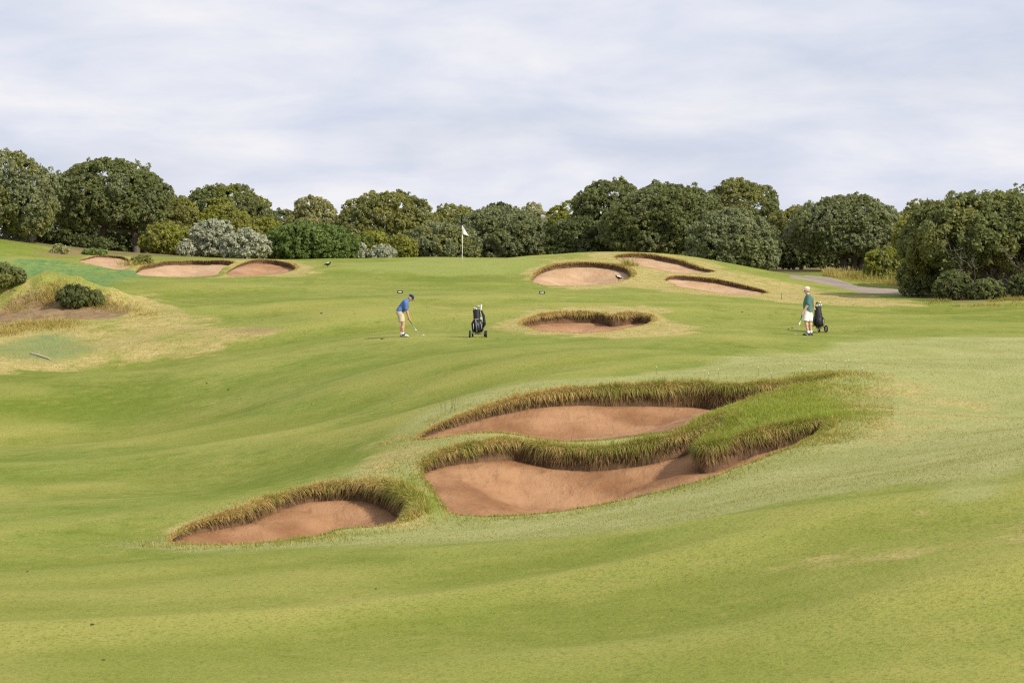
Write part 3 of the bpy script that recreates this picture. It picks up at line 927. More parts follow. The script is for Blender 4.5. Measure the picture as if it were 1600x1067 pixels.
def grass_cols(straw, n):
    """root and tip colours for a straw share 0..1 per blade"""
    s = RNG.uniform(0, 1, n) < straw
    j = RNG.uniform(0.7, 1.25, n)[:, None]
    k = RNG.uniform(0, 1, n)[:, None]
    tip = np.where(s[:, None], STRAW * k + GOLD * (1 - k), GRN * k + (FRESH * 0.6 + PALE * 0.4) * (1 - k)) * j
    root = np.where(s[:, None], DRY * 0.4 + GOLD * 0.6, DRY * 0.35 + GRN * 0.65) * j
    return root, tip


# ------------------------------------------------------------------ bunkers
for bi, B in enumerate(BUNKERS):
    Q = B['P']; nrm = B['nrm']
    c = Q[:, :2].mean(0)
    root = thing(B['name'], B['label'], 'bunker', (c[0], c[1], gz(c[0], c[1]) - 0.4))
    off = np.array(root.location)
    F = GF[GO == bi]
    u_, f_ = used(F)
    x, y = GV[u_, 0], GV[u_, 1]
    d, i = sdf(Q, x, y)
    d = np.abs(d)
    # drop blended from the whole rim so the face heights run into one bowl
    w = 1.0 / ((x[:, None] - Q[None, ::2, 0]) ** 2 + (y[:, None] - Q[None, ::2, 1]) ** 2 + 0.02) ** 1.5
    drop = (w * Q[None, ::2, 2]).sum(1) / w.sum(1)
    on = d < 1e-3
    drop[on] = Q[i[on], 2]
    span = min(2.2, np.abs(d).max())
    z = T(x, y) - drop - B['bowl'] * sst(0, span, d) * (0.7 + 0.3 * sst(0, span, d))
    z += (fbm(x / 0.8, y / 0.8, 51 + bi, 3) - 0.5) * 0.11 * sst(0, 0.4, d) + (fbm(x / 0.22, y / 0.22, 61 + bi, 2) - 0.5) * 0.03
    mesh_obj('sand', np.column_stack([x, y, z]) - off, f_, B['mat'], root, smooth=True)
    # earth face between turf edge and sand, slightly undercut
    n = len(Q)
    zt = ground_z(Q[:, 0], Q[:, 1])
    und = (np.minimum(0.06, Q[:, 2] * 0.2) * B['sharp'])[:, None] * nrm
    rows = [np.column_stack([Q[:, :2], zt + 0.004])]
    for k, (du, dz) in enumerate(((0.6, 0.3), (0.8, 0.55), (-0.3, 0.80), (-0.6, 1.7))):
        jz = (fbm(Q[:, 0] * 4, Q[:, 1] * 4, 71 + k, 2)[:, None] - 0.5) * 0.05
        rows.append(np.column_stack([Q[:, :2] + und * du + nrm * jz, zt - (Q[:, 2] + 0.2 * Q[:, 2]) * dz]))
    Vw = np.concatenate(rows) - off
    Fw = []
    for k in range(4):
        a = np.arange(n) + k * n; b = np.roll(np.arange(n), -1) + k * n
        Fw.append(np.column_stack([a, b, b + n, a + n]))
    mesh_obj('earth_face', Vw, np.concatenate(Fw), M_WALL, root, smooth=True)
    # the grass lip
    seglen = np.linalg.norm(np.roll(Q[:, :2], -1, 0) - Q[:, :2], axis=1)
    per = seglen * B['dens'] * np.clip(0.22 + Q[:, 2] / 0.28, 0.22, 1.25)
    cnt = RNG.poisson(per)
    idx = np.repeat(np.arange(n), cnt)
    m = len(idx)
    t = RNG.uniform(0, 1, m)
    j2 = (idx + 1) % n
    base = Q[idx] * (1 - t)[:, None] + Q[j2] * t[:, None]
    nn = nrm[idx]
    band = np.clip(base[:, 2] * 1.2, 0.12, 0.45) * (1.0 if bi < 3 else 0.7)
    s = RNG.beta(0.8, 1.5, m) * band - 0.02
    px = base[:, 0] + nn[:, 0] * s; py = base[:, 1] + nn[:, 1] * s
    pz = ground_z(px, py) - 0.01
    keep = (fbm(px * 1.7, py * 1.7, 86, 2) > 0.40) | (RNG.uniform(0, 1, m) < 0.42)
    base, nn, s, px, py, pz = base[keep], nn[keep], s[keep], px[keep], py[keep], pz[keep]
    m = len(px)
    hang = sst(0.22, 0.0, s) * np.clip(base[:, 2] / 0.3, 0, 1)
    clump = 0.55 * fbm(px * 3.1, py * 3.1, 81, 2) + 0.45 * fbm(px * 1.1, py * 1.1, 87, 2)
    L_ = B['blade'] * np.clip(0.30 + base[:, 2] * 2.2, 0.25, 1.0) * RNG.uniform(0.45, 1.0, m) * (0.25 + 1.5 * clump) * (0.85 + 0.12 * hang)
    r3 = RNG.normal(0, 1, (m, 3)) * 0.40
    Dv = np.column_stack([-nn[:, 0] * (0.2 + 0.7 * hang), -nn[:, 1] * (0.2 + 0.7 * hang), 0.88 - 0.58 * hang]) + r3
    Dv[:, 2] = np.maximum(Dv[:, 2], -0.3)
    droop = 0.15 + 0.9 * hang * RNG.uniform(0.4, 1.1, m)
    straw = np.clip(base[:, 3] + (fbm(px * 0.8, py * 0.8, 83, 2) - 0.5) * 0.9 + (fbm(px * 4, py * 4, 85, 1) - 0.5) * 0.6, 0.03, 0.98)
    c0, c1 = grass_cols(straw, m)
    wd = (0.014 if bi < 3 else 0.020 if bi == 3 else 0.030) * RNG.uniform(0.7, 1.3, m)
    lip = blades('grass_lip', np.column_stack([px, py, pz]) - off, Dv, L_, wd, droop, c0, c1, M_BLADE, root)
    lip['kind'] = 'stuff'
    # dead runners and roots hanging down the earth face
    per = seglen * (430 if bi < 3 else 180) * np.clip((Q[:, 2] - 0.08) / 0.22, 0, 1.2)
    idx = np.repeat(np.arange(n), RNG.poisson(per))
    m = len(idx)
    t = RNG.uniform(0, 1, m); j2 = (idx + 1) % n
    base = Q[idx] * (1 - t)[:, None] + Q[j2] * t[:, None]
    nn = nrm[idx]
    dn = RNG.beta(1.0, 1.6, m) * 0.75 * base[:, 2]
    px = base[:, 0] + nn[:, 0] * 0.005; py = base[:, 1] + nn[:, 1] * 0.005
    pz = ground_z(px, py) - dn
    patch = fbm(px * 2.2, py * 2.2, 89, 2)
    Dv = np.column_stack([-nn[:, 0] * 0.8, -nn[:, 1] * 0.8, np.full(m, -0.15)]) + RNG.normal(0, 0.4, (m, 3))
    k_ = RNG.uniform(0, 1, m)[:, None]
    cc = (np.array((0.20, 0.125, 0.06)) * k_ + np.array((0.42, 0.31, 0.13)) * (1 - k_)) * RNG.uniform(.6, 1.2, m)[:, None]
    th_ = blades('dead_thatch', np.column_stack([px, py, pz]) - off, Dv, B['blade'] * RNG.uniform(.25, .7, m) * (0.3 + 1.3 * patch), wd.mean() * RNG.uniform(.6, 1.2, m), RNG.uniform(.4, 1.1, m), cc, cc * 1.1, M_BLADE, root)
    th_['kind'] = 'stuff'
print('bunkers', round(time.time() - T_START, 1))


# loose rough grass
def scatter(n, a0, a1, d0, d1):
    th = np.radians(RNG.uniform(a0, a1, n)); d = d0 * (d1 / d0) ** RNG.uniform(0, 1, n)
    return np.tan(th) * d, d


def rough_field():
    x, y = scatter(200000, -13.5, 14.5, 36.5, 78)
    x2, y2 = scatter(30000, 3.9, 9.0, 48.5, 60)
    x = np.concatenate([x, x2]); y = np.concatenate([y, y2])
    Z = zones(x, y)
    keep = RNG.uniform(0, 1, len(x)) < Z['rough'] * (0.55 + 0.45 * (fbm(x * 1.2, y * 1.2, 91, 2) > 0.45))
    for B in BUNKERS[:3]:
        d, _ = sdf_far(B['P'], x, y, 0.3)
        keep &= d > 0.02
    x, y = x[keep], y[keep]
    st = Z['straw'][keep]
    n = len(x)
    near = np.full(n, 9.0)
    for B in BUNKERS[:3]:
        d, _ = sdf_far(B['P'], x, y, 3.0)
        near = np.minimum(near, d)
    tall = sst(1.6, 0.2, near)
    lp = smooth_closed(poly_hit([(1095, 690), (1100, 668), (1160, 640), (1230, 616), (1285, 600), (1320, 605), (1345, 640), (1310, 664), (1270, 664), (1190, 678), (1130, 694)]), 1.0)
    ld, _ = sdf_far(lp, x, y, 2.0)
    l2 = smooth_closed(poly_hit([(600, 770), (640, 745), (665, 765), (690, 800), (655, 806), (628, 780)]), 0.5)
    ld2, _ = sdf_far(l2, x, y, 2.0)
    lush = np.maximum(sst(1.3, -0.7, ld + (fbm(x * 0.9, y * 0.9, 96, 2) - 0.5) * 1.2), sst(0.3, -0.2, ld2))
    L_ = (0.055 + 0.12 * tall + 0.11 * lush) * RNG.uniform(0.5, 1.2, n) * (0.6 + 0.8 * fbm(x * 1.7, y * 1.7, 93, 2))
    Dv = np.column_stack([RNG.normal(0, .5, n) - 0.1, RNG.normal(0, .5, n), np.ones(n)])
    straw = np.clip(0.12 + st * 0.8 * (1 - 0.8 * lush) + (fbm(x * 0.5, y * 0.5, 95, 2) - 0.5) * 0.6, 0.02, 0.95)
    c0, c1 = grass_cols(straw, n)
    lk = (lush * 0.85)[:, None]
    c1 = c1 * (1 - lk) + np.array((0.30, 0.43, 0.055)) * lk * RNG.uniform(.7, 1.25, n)[:, None]
    # blade tips of the cut rough bleach to a pale grey-green away from the bunkers
    bl = (sst(0.6, 2.2, near) * 0.6 * (1 - lush))[:, None]
    c1 = c1 * (1 - bl) + np.array((0.56, 0.58, 0.31)) * bl * RNG.uniform(.8, 1.15, n)[:, None]
    o = blades('rough_grass', np.column_stack([x, y, ground_z(x, y) - 0.006]), Dv, L_, RNG.uniform(.007, .014, n), np.full(n, 0.3), c0, c1, seg=2)
    o['kind'] = 'stuff'; o['label'] = 'longer pale green rough grass around the foreground bunkers'


rough_field()


def dry_field():
    x, y = scatter(180000, -13, 12.5, 84, 150)
    Z = zones(x, y)
    w = np.maximum(Z['straw'] - 0.15, 0) * (1 - Z['soil'])
    keep = RNG.uniform(0, 1, len(x)) < w * 1.1 * (0.3 + 0.7 * (fbm(x * 0.9, y * 0.9, 92, 2) > 0.5))
    for B in BUNKERS:
        d, _ = sdf_far(B['P'], x, y, 0.3)
        keep &= d > 0.02
    pd, _ = sdf_far(PATH, x, y, 0.5)
    keep &= pd > 0.2
    x, y = x[keep], y[keep]; st = Z['straw'][keep]; tl = Z['teal'][keep]
    n = len(x)
    L_ = 0.085 * RNG.uniform(0.5, 1.2, n) * (0.4 + 1.2 * fbm(x * 0.8, y * 0.8, 97, 2))
    Dv = np.column_stack([RNG.normal(0, .6, n), RNG.normal(0, .6, n), np.ones(n)])
    c0, c1 = grass_cols(np.clip(st * 0.85 + 0.1 + (fbm(x * 0.4, y * 0.4, 98, 2) - 0.5) * 0.8, 0.05, .95), n)
    c0 = c0 * 0.3 + c1 * 0.7
    k = (tl * 0.7)[:, None]
    c1 = c1 * (1 - k) + np.array((0.16, 0.33, 0.17)) * k
    o = blades('dry_grass', np.column_stack([x, y, ground_z(x, y) - 0.006]), Dv, L_, RNG.uniform(.012, .022, n), np.full(n, 0.35), c0, c1, seg=2)
    o['kind'] = 'stuff'; o['label'] = 'straw-dry grass on the mounds and bunker collars'


dry_field()
print('grass', round(time.time() - T_START, 1))



# ------------------------------------------------------------------ trees and shrubs
def bark_mat(name, a, b):
    m, t, L = new_mat(name)
    o = N(t, 'ShaderNodeOutputMaterial'); p = N(t, 'ShaderNodeBsdfPrincipled')
    tc = N(t, 'ShaderNodeTexCoord'); mp = N(t, 'ShaderNodeMapping'); mp.inputs['Scale'].default_value = (6, 6, 1.2)
    L(tc.outputs['Object'], mp.inputs[0])
    f = noise(t, L, mp.outputs[0], 3.0, 5, 0.7)
    L(mixc(t, L, mrange(t, L, f, 0.35, 0.65), a, b), p.inputs['Base Color'])
    p.inputs['Roughness'].default_value = 0.9
    bm_ = N(t, 'ShaderNodeBump', i_Strength=0.8, i_Distance=0.03); L(f, bm_.inputs['Height']); L(bm_.outputs[0], p.inputs['Normal'])
    L(p.outputs[0], o.inputs[0])
    return m


M_BARK = bark_mat('bark', (0.075, 0.058, 0.045), (0.17, 0.14, 0.115))
M_TWIG = bark_mat('grey_bark', (0.11, 0.092, 0.075), (0.21, 0.18, 0.15))

PAL = {   # leaf colours
    'dark': ((0.133, 0.158, 0.053), (0.231, 0.253, 0.092)),
    'grey': ((0.176, 0.204, 0.098), (0.297, 0.318, 0.158)),
    'olive': ((0.194, 0.206, 0.061), (0.322, 0.314, 0.098)),
    'yellow': ((0.198, 0.219, 0.037), (0.326, 0.324, 0.063)),
    'bright': ((0.122, 0.178, 0.044), (0.205, 0.268, 0.078)),
    'silver': ((0.331, 0.345, 0.235), (0.515, 0.524, 0.386)),
    'pale': ((0.285, 0.292, 0.128), (0.462, 0.443, 0.219)),
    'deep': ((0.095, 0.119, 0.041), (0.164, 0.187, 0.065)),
}


def unit(n):
    v = RNG.normal(0, 1, (n, 3))
    return v / np.linalg.norm(v, axis=1)[:, None]


def leaf_mesh(name, P, Nrm, size, col, parent, elong=1.7):
    """one rhombic leaf spray per point"""
    n = len(P)
    Nn = Nrm / (np.linalg.norm(Nrm, axis=1)[:, None] + 1e-9)
    r = unit(n)
    a = np.cross(Nn, r); a /= np.linalg.norm(a, axis=1)[:, None] + 1e-9
    b = np.cross(Nn, a)
    s = size[:, None]
    bend = Nn * s * 0.18
    V = np.stack([P - a * s * elong * 0.6 - bend + b * s * 0.45, P + a * s * elong * 0.6 - bend + b * s * 0.2, P - b * s * 0.75], 1).reshape(-1, 3)
    F = np.arange(n * 3).reshape(n, 3)
    return mesh_obj(name, V, F, M_LEAF, parent, np.repeat(col, 3, 0))


def crown_points(W_, D_, z0, z1, nl, lobe, clump, per_m2, lean=0.0, flat=0.0, spiky=0.0):
    """hierarchy: dome -> lobes -> tufts -> leaf sprays. Returns points, normals, tuft index, tuft centres, lobe centres"""
    H = z1 - z0
    rx, ry = W_ / 2, D_ / 2
    lobes = []
    BC = np.zeros((nl + 2, 4))
    tries = 0
    while len(lobes) < nl and tries < nl * 40:
        tries += 1
        w = random.uniform(0, 2 * math.pi); cz = random.uniform(-0.55, 1.0)
        rr = math.sqrt(max(0, 1 - cz * cz)) if cz > 0 else (1 - 0.45 * cz * cz)
        r = lobe * random.uniform(0.55, 1.35)
        k = random.uniform(0.80, 1.10)
        zc = z0 + H * 0.40 + cz * (H * 0.60 if cz > 0 else H * 0.42)
        c = np.array((math.cos(w) * rr * (rx - r * 0.8) * k + lean * (zc - z0), math.sin(w) * rr * (ry - r * 0.8) * k, zc - r * 0.75 * max(cz, 0.0)))
        m_ = len(lobes)
        if m_ and (((BC[:m_, :3] - c) ** 2).sum(1) < (0.46 * (r + BC[:m_, 3])) ** 2).any():
            continue
        BC[m_, :3] = c; BC[m_, 3] = r
        lobes.append((c, r))
    lobes.append((np.array((lean * H * 0.5, 0, z0 + H * 0.55)), min(rx, ry, H * 0.5) * 0.75))
    LC = np.array([q[0] for q in lobes]); LR = np.array([q[1] for q in lobes])
    TC = []; TN = []
    for (c, r) in lobes[:-1]:
        area = 4 * math.pi * r * r
        n = max(5, int(area / (clump * clump * 1.9)))
        d = unit(n); d[:, 2] = d[:, 2] * 0.9 + 0.12
        p = c + d * r * (RNG.uniform(0.80, 1.06, n) + (RNG.uniform(0, 1, n) < 0.18) * RNG.uniform(0.04, 0.22, n))[:, None] * np.array((1.05, 1.05, 0.88))
        dist = np.linalg.norm(p[:, None] - LC[None], axis=2) / LR[None]
        ok = (dist > 0.72).all(1) & (p[:, 2] > z0 - 0.1)
        TC.append(p[ok]); TN.append(d[ok])
    TC = np.concatenate(TC); TN = np.concatenate(TN)
    nt_ = len(TC)
    tr = clump * RNG.uniform(0.6, 1.25, nt_)
    per = np.maximum(6, (per_m2 * 2.6 * np.pi * tr * tr)).astype(int)
    ti = np.repeat(np.arange(nt_), per)
    n = len(ti)
    d = unit(n) + TN[ti] * 0.55 + np.array((0, 0, 0.22 + spiky))
    d /= np.linalg.norm(d, axis=1)[:, None]
    P = TC[ti] + d * (tr[ti] * RNG.uniform(0.35, 1.05, n) ** 0.6)[:, None]
    P[:, 2] -= flat * np.abs(d[:, 2]) * 0.2
    Nn = d * 0.9 + unit(n) * 0.75
    return P, Nn, ti, TC, LC, LR


def limb(mb, a, b, r0, r1, wig=0.12, seg=7):
    a = Vector(a); b = Vector(b)
    P = []; R = []
    n = 6
    L_ = (b - a).length
    for k in range(n + 1):
        t = k / n
        p = a.lerp(b, t)
        if 0 < k < n:
            p += Vector((random.uniform(-1, 1), random.uniform(-1, 1), random.uniform(-.5, 1.0))) * wig * L_ * 0.35
        P.append(p); R.append(r0 + (r1 - r0) * t ** 0.8)
    mb.loft(P, R, seg)
    return P


VEG = []


def tree(name, label, cat, u0, u1, vtop, d, pal, base=None, clear=0.12, lobe=0.26, clump=0.19, leaf=0.095, dens=0.94, trunks=((0, 0.0),), lean=0.0, group=None,
         bark=None, twigs=0, depth=0.85, mixp=None, mixk=0.0, var=1.0, spiky=0.0, trunk_r=None, sink=0.0):
    rx, _ = ray((u0 + u1) / 2, 400)
    x = float(rx * d); y = float(d)
    W_ = (u1 - u0) / FPX * d
    _, rz = ray((u0 + u1) / 2, vtop)
    ztop = CAMZ + float(rz) * d
    zb = gz(x, y) - sink if base is None else base
    H = ztop - zb
    D_ = min(W_ * depth, 7.5)
    root = thing(name, label, cat, (x, y, zb), 0, group)
    nl = int(np.clip(3.4 / (lobe * lobe), 12, 80))
    lr = lobe * min(W_, H * 1.5) * 0.62
    per_m2 = dens * 0.62 / (leaf * leaf * 0.85)
    P, Nn, ti, TC, LC, LR = crown_points(W_, D_, H * clear, H * 0.955, nl, lr, clump, per_m2, lean, 0, spiky)
    # keep sprays out of the turf
    k = (P[:, 1] < D_ * 0.12) | (RNG.uniform(0, 1, len(P)) < 0.22)
    P, Nn, ti = P[k], Nn[k], ti[k]
    k = np.ones(len(P), bool)
    low = np.where(P[:, 2] < 1.3)[0]
    k[low] = P[low, 2] > T(P[low, 0] + x, P[low, 1] + y) - zb + 0.03
    P, Nn, ti = P[k], Nn[k], ti[k]
    n = len(P)
    a, b = np.array(PAL[pal][0]), np.array(PAL[pal][1])
    tv = RNG.uniform(0, 1, len(TC))
    lobe_of = np.argmin(np.linalg.norm(TC[:, None] - LC[None], axis=2), 1)
    lv = RNG.uniform(0, 1, len(LC))[lobe_of]
    f = np.clip(0.35 * tv[ti] + 0.35 * lv[ti] + 0.3 * RNG.uniform(0, 1, n), 0, 1)[:, None]
    col = a * (1 - f) + b * f
    if mixp:
        a2, b2 = np.array(PAL[mixp][0]), np.array(PAL[mixp][1])
        m = (RNG.uniform(0, 1, len(LC)) < mixk)[lobe_of][ti][:, None]
        col = np.where(m, (a2 * (1 - f) + b2 * f) * 0.6 + col * 0.4, col)
    col = col * RNG.uniform(0.82, 1.18, n)[:, None]
    dead = RNG.uniform(0, 1, n) < 0.008
    col[dead] = np.array((0.20, 0.14, 0.08)) * RNG.uniform(.7, 1.3, dead.sum())[:, None]
    size = leaf * RNG.uniform(0.65, 1.3, n)
    cr = leaf_mesh('crown', P, Nn, size, col, root)
    # trunk and limbs
    bark = bark or M_BARK
    tr_r = trunk_r or np.clip(W_ * 0.035, 0.05, 0.32)
    mb = MB()
    for (fx, ln) in trunks:
        a0 = Vector((fx * W_, random.uniform(-.2, .2), -0.25))
        fork = Vector((fx * W_ * 0.8 + ln * W_ * 0.3, 0, H * max(clear, 0.16) * random.uniform(0.85, 1.2)))
        limb(mb, a0, fork, tr_r, tr_r * 0.75, 0.15, 9)
        order = np.argsort(np.linalg.norm(LC - np.array(fork), axis=1))
        for q in order[:: max(1, len(order) // 9)]:
            tgt = Vector(LC[q])
            pts = limb(mb, fork, tgt, tr_r * 0.55, tr_r * 0.16, 0.22, 6)
            for _ in range(2):
                s = random.choice(pts[2:5]); e = Vector(LC[random.choice(order)])
                limb(mb, s, s.lerp(e, 0.6), tr_r * 0.25, tr_r * 0.07, 0.25, 5)
    mb.build('trunk', bark, root)
    if twigs:
        tb = MB()
        for _ in range(twigs):
            w = random.uniform(0, 2 * math.pi)
            s = Vector((random.uniform(-.25, .25) * W_, random.uniform(-.5, 0.1) * D_, H * random.uniform(0.05, 0.35)))
            e = s + Vector((random.uniform(-.22, .22) * W_, random.uniform(-.25, .05) * D_, H * random.uniform(0.1, 0.38)))
            pts = limb(tb, s, e, 0.028, 0.010, 0.3, 5)
            for _k in range(3):
                q = random.choice(pts[2:]); e2 = q + Vector((random.uniform(-.5, .5), random.uniform(-.4, .3), random.uniform(0.1, .7)))
                limb(tb, q, e2, 0.013, 0.005, 0.3, 4)
        tb.build('bare_twigs', M_TWIG, root)['kind'] = 'stuff'
    VEG.append(n)
    return root


GB = 'trees of the belt behind the green'
# --- left
tree('spreading_tree', 'grey-green tree with pale bare boughs at the far left edge of the picture', 'tree', -105, 86, 233, 152, 'grey', clear=0.03, trunks=((-.1, .2), (.32, 0), (.1, .1)), group=GB, mixp='olive', mixk=0.3, twigs=16, depth=0.8, bark=M_TWIG)
tree('spreading_tree', 'big dark dome-shaped tree with a leaning trunk above the pale sand scrape', 'tree', 78, 266, 246, 163, 'dark', clear=0.26, trunks=((-.18, .35), (.22, .1), (.32, .2)), group=GB, mixp='grey', mixk=0.3, depth=0.8, lobe=0.24)
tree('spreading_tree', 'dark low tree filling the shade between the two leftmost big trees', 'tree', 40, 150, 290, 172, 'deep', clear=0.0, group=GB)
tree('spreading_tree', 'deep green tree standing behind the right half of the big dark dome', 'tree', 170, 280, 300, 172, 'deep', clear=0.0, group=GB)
tree('bushy_tree', 'olive bushy tree right of the big dark dome-shaped tree', 'tree', 243, 312, 302, 166, 'olive', clear=0.02, group=GB, mixp='yellow', mixk=0.35)
tree('bushy_tree', 'yellow-green shrub tree below the right edge of the big dark dome', 'tree', 222, 298, 348, 158, 'yellow', clear=0.0, group=GB, mixp='olive', mixk=0.5, leaf=0.10)
tree('spreading_tree', 'dark green layered tree rising left of the skyline gap, above yellow foliage', 'tree', 272, 432, 286, 178, 'dark', clear=0.1, group=GB, mixp='yellow', mixk=0.25, lobe=0.2)
tree('bushy_tree', 'yellow-green rounded tree behind the silver shrubs', 'tree', 298, 398, 318, 168, 'yellow', clear=0.02, group=GB, mixp='olive', mixk=0.35)
tree('bushy_tree', 'golden olive bush between the silver shrubs and the big bright green bush', 'tree', 372, 446, 340, 166, 'yellow', clear=0.0, group=GB, mixp='olive', mixk=0.4)
tree('bushy_tree', 'small dark tree in the skyline gap behind the bright green bush', 'tree', 405, 480, 326, 186, 'dark', clear=0.0, group=GB)
tree('bushy_tree', 'pale olive tree with dead greyish top behind the bright green bush', 'tree', 443, 540, 305, 182, 'pale', clear=0.02, group=GB, mixp='olive', mixk=0.5, twigs=10)
tree('spreading_tree', 'olive-brown broad dome tree, tallest in the left centre of the belt', 'tree', 520, 682, 296, 178, 'olive', clear=0.02, group=GB, mixp='dark', mixk=0.35, lobe=0.24)
tree('rounded_bush', 'big bright green rounded bush left of the green', 'bush', 414, 555, 347, 159, 'bright', clear=0.0, group='bushes at the edge of the green', leaf=0.10, lobe=0.2, sink=0.3)
# --- understorey that closes the belt near the ground
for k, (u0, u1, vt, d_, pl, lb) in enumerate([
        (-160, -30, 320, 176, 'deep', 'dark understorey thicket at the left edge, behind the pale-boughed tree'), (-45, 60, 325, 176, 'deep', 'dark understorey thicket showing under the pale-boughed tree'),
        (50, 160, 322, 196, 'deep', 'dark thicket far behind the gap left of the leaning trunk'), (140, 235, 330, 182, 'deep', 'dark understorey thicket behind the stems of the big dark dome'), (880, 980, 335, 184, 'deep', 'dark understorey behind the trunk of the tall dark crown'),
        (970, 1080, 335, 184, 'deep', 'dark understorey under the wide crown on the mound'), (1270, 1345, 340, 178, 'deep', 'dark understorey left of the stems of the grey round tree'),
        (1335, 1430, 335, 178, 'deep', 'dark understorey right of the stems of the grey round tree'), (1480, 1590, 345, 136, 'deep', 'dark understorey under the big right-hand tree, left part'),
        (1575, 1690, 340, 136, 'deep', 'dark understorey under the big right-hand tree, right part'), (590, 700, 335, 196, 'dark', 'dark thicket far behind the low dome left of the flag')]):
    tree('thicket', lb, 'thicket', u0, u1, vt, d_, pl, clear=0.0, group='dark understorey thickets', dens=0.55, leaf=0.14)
# --- silver shrubs
tree('silver_shrub', 'taller silver-leaved shrub beside the bushy olive trees', 'shrub', 300, 368, 344, 157, 'silver', clear=0.0, leaf=0.11, clump=0.24, lobe=0.22, spiky=0.5, group='silver-leaved shrubs', dens=0.9, mixp='grey', mixk=0.12)
tree('silver_shrub', 'lower rounder silver shrub next to the big bright green bush', 'shrub', 348, 420, 361, 154, 'silver', clear=0.0, leaf=0.11, clump=0.24, lobe=0.22, spiky=0.5, group='silver-leaved shrubs', dens=0.9)
tree('silver_shrub', 'small grey tuft shrub below the olive bush left of the silver pair', 'shrub', 279, 300, 376, 155, 'silver', clear=0.0, leaf=0.10, clump=0.2, lobe=0.35, spiky=0.6, group='silver-leaved shrubs')
tree('silver_shrub', 'narrow silver shrub touching the right side of the bright green bush', 'shrub', 545, 572, 380, 160, 'silver', clear=0.0, leaf=0.10, clump=0.2, lobe=0.35, spiky=0.4, group='silver-leaved shrubs', dens=0.7)
tree('silver_shrub', 'low silver shrub amid yellow-green bushes left of the flag', 'shrub', 578, 618, 386, 160, 'silver', clear=0.0, leaf=0.10, clump=0.2, lobe=0.3, spiky=0.4, group='silver-leaved shrubs')
# --- centre
tree('rounded_bush', 'yellow-green bush between the two small silver shrubs', 'bush', 548, 612, 362, 164, 'yellow', clear=0.0, group='bushes at the edge of the green', leaf=0.10, mixp='bright', mixk=0.3)
tree('rounded_bush', 'small yellow-green bush at the left foot of the grey dome by the flag', 'bush', 606, 650, 366, 163, 'yellow', clear=0.0, group='bushes at the edge of the green', leaf=0.10, mixp='olive', mixk=0.4)
tree('bushy_tree', 'olive tree filling the low skyline just left of the flag', 'tree', 655, 768, 318, 188, 'olive', clear=0.0, group=GB, mixp='yellow', mixk=0.3)
tree('rounded_bush', 'grey-green low dome directly behind the flagstick on its left', 'bush', 632, 748, 348, 166, 'grey', clear=0.0, group='bushes at the edge of the green', mixp='olive', mixk=0.3)
tree('spreading_tree', 'wide dark grey-green thicket right of the flag', 'tree', 700, 868, 322, 170, 'grey', clear=0.0, group=GB, mixp='dark', mixk=0.35, lobe=0.2, sink=0.3)
tree('bushy_tree', 'dark flat-topped tree peeping over the thicket behind the flag', 'tree', 752, 806, 312, 196, 'deep', clear=0.3, group=GB)
tree('bushy_tree', 'yellow olive tree on the skyline right of the flat-topped tree', 'tree', 798, 866, 314, 192, 'pale', clear=0.0, group=GB, mixp='yellow', mixk=0.5)
tree('bushy_tree', 'yellow tree peeping left of the twin dark crowns', 'tree', 850, 914, 311, 190, 'yellow', clear=0.0, group=GB)
tree('bushy_tree', 'shaded dark low tree left of the twin dark crowns', 'tree', 855, 955, 338, 164, 'deep', clear=0.02, group=GB, mixp='grey', mixk=0.3)
tree('spreading_tree', 'tall dark crown above the round greenside bunker, with a visible trunk', 'tree', 892, 1015, 279, 168, 'dark', clear=0.24, trunks=((.02, -.1), (-.15, 0)), group=GB, lobe=0.24)
tree('spreading_tree', 'wide dark crown overhanging the topmost bunker on the mound', 'tree', 946, 1135, 286, 161, 'dark', clear=0.18, trunks=((-.1, .1), (.1, -.3)), group=GB, mixp='grey', mixk=0.4, lobe=0.22, sink=0.2)
tree('bushy_tree', 'pale yellow crown glimpsed behind the wide dark crown', 'tree', 1035, 1115, 294, 188, 'pale', clear=0.2, group=GB, mixp='yellow', mixk=0.5)
tree('spreading_tree', 'double-topped dark olive tree, tallest right of centre', 'tree', 1092, 1220, 274, 176, 'dark', clear=0.08, group=GB, mixp='olive', mixk=0.5, lobe=0.26, twigs=8)
tree('rounded_bush', 'grey-green sloping bush tree on the right end of the mound', 'tree', 1076, 1212, 324, 151, 'grey', clear=0.0, group=GB, mixp='dark', mixk=0.25, lobe=0.2, sink=0.4)
# --- right
tree('bushy_tree', 'olive tree in the gap above the path head', 'tree', 1195, 1285, 320, 172, 'olive', clear=0.02, group=GB, mixp='dark', mixk=0.4)
tree('bushy_tree', 'deep shaded shrub at the head of the path', 'tree', 1205, 1300, 352, 163, 'deep', clear=0.0, group=GB, twigs=8)
tree('spreading_tree', 'grey-green round tree with several dark stems behind the tall dry grass', 'tree', 1238, 1412, 304, 156, 'grey', clear=0.2, trunks=((-.02, -.1), (.04, .1), (.1, .2)), group=GB, mixp='dark', mixk=0.3, lobe=0.23)
tree('bushy_tree', 'yellow-olive tree on the skyline left of the big right-hand tree', 'tree', 1392, 1485, 312, 168, 'olive', clear=0.0, group=GB, mixp='yellow', mixk=0.5)
tree('rounded_bush', 'bright yellow-green bush tucked between the grey round tree and right-hand tree', 'bush', 1396, 1446, 338, 150, 'yellow', clear=0.0, group='bushes at the edge of the wood', leaf=0.10)
tree('rounded_bush', 'yellow-green bush at the end of the tall dry grass by the path', 'bush', 1352, 1412, 388, 144, 'yellow', clear=0.0, group='bushes at the edge of the wood', leaf=0.10, mixp='dark', mixk=0.3)
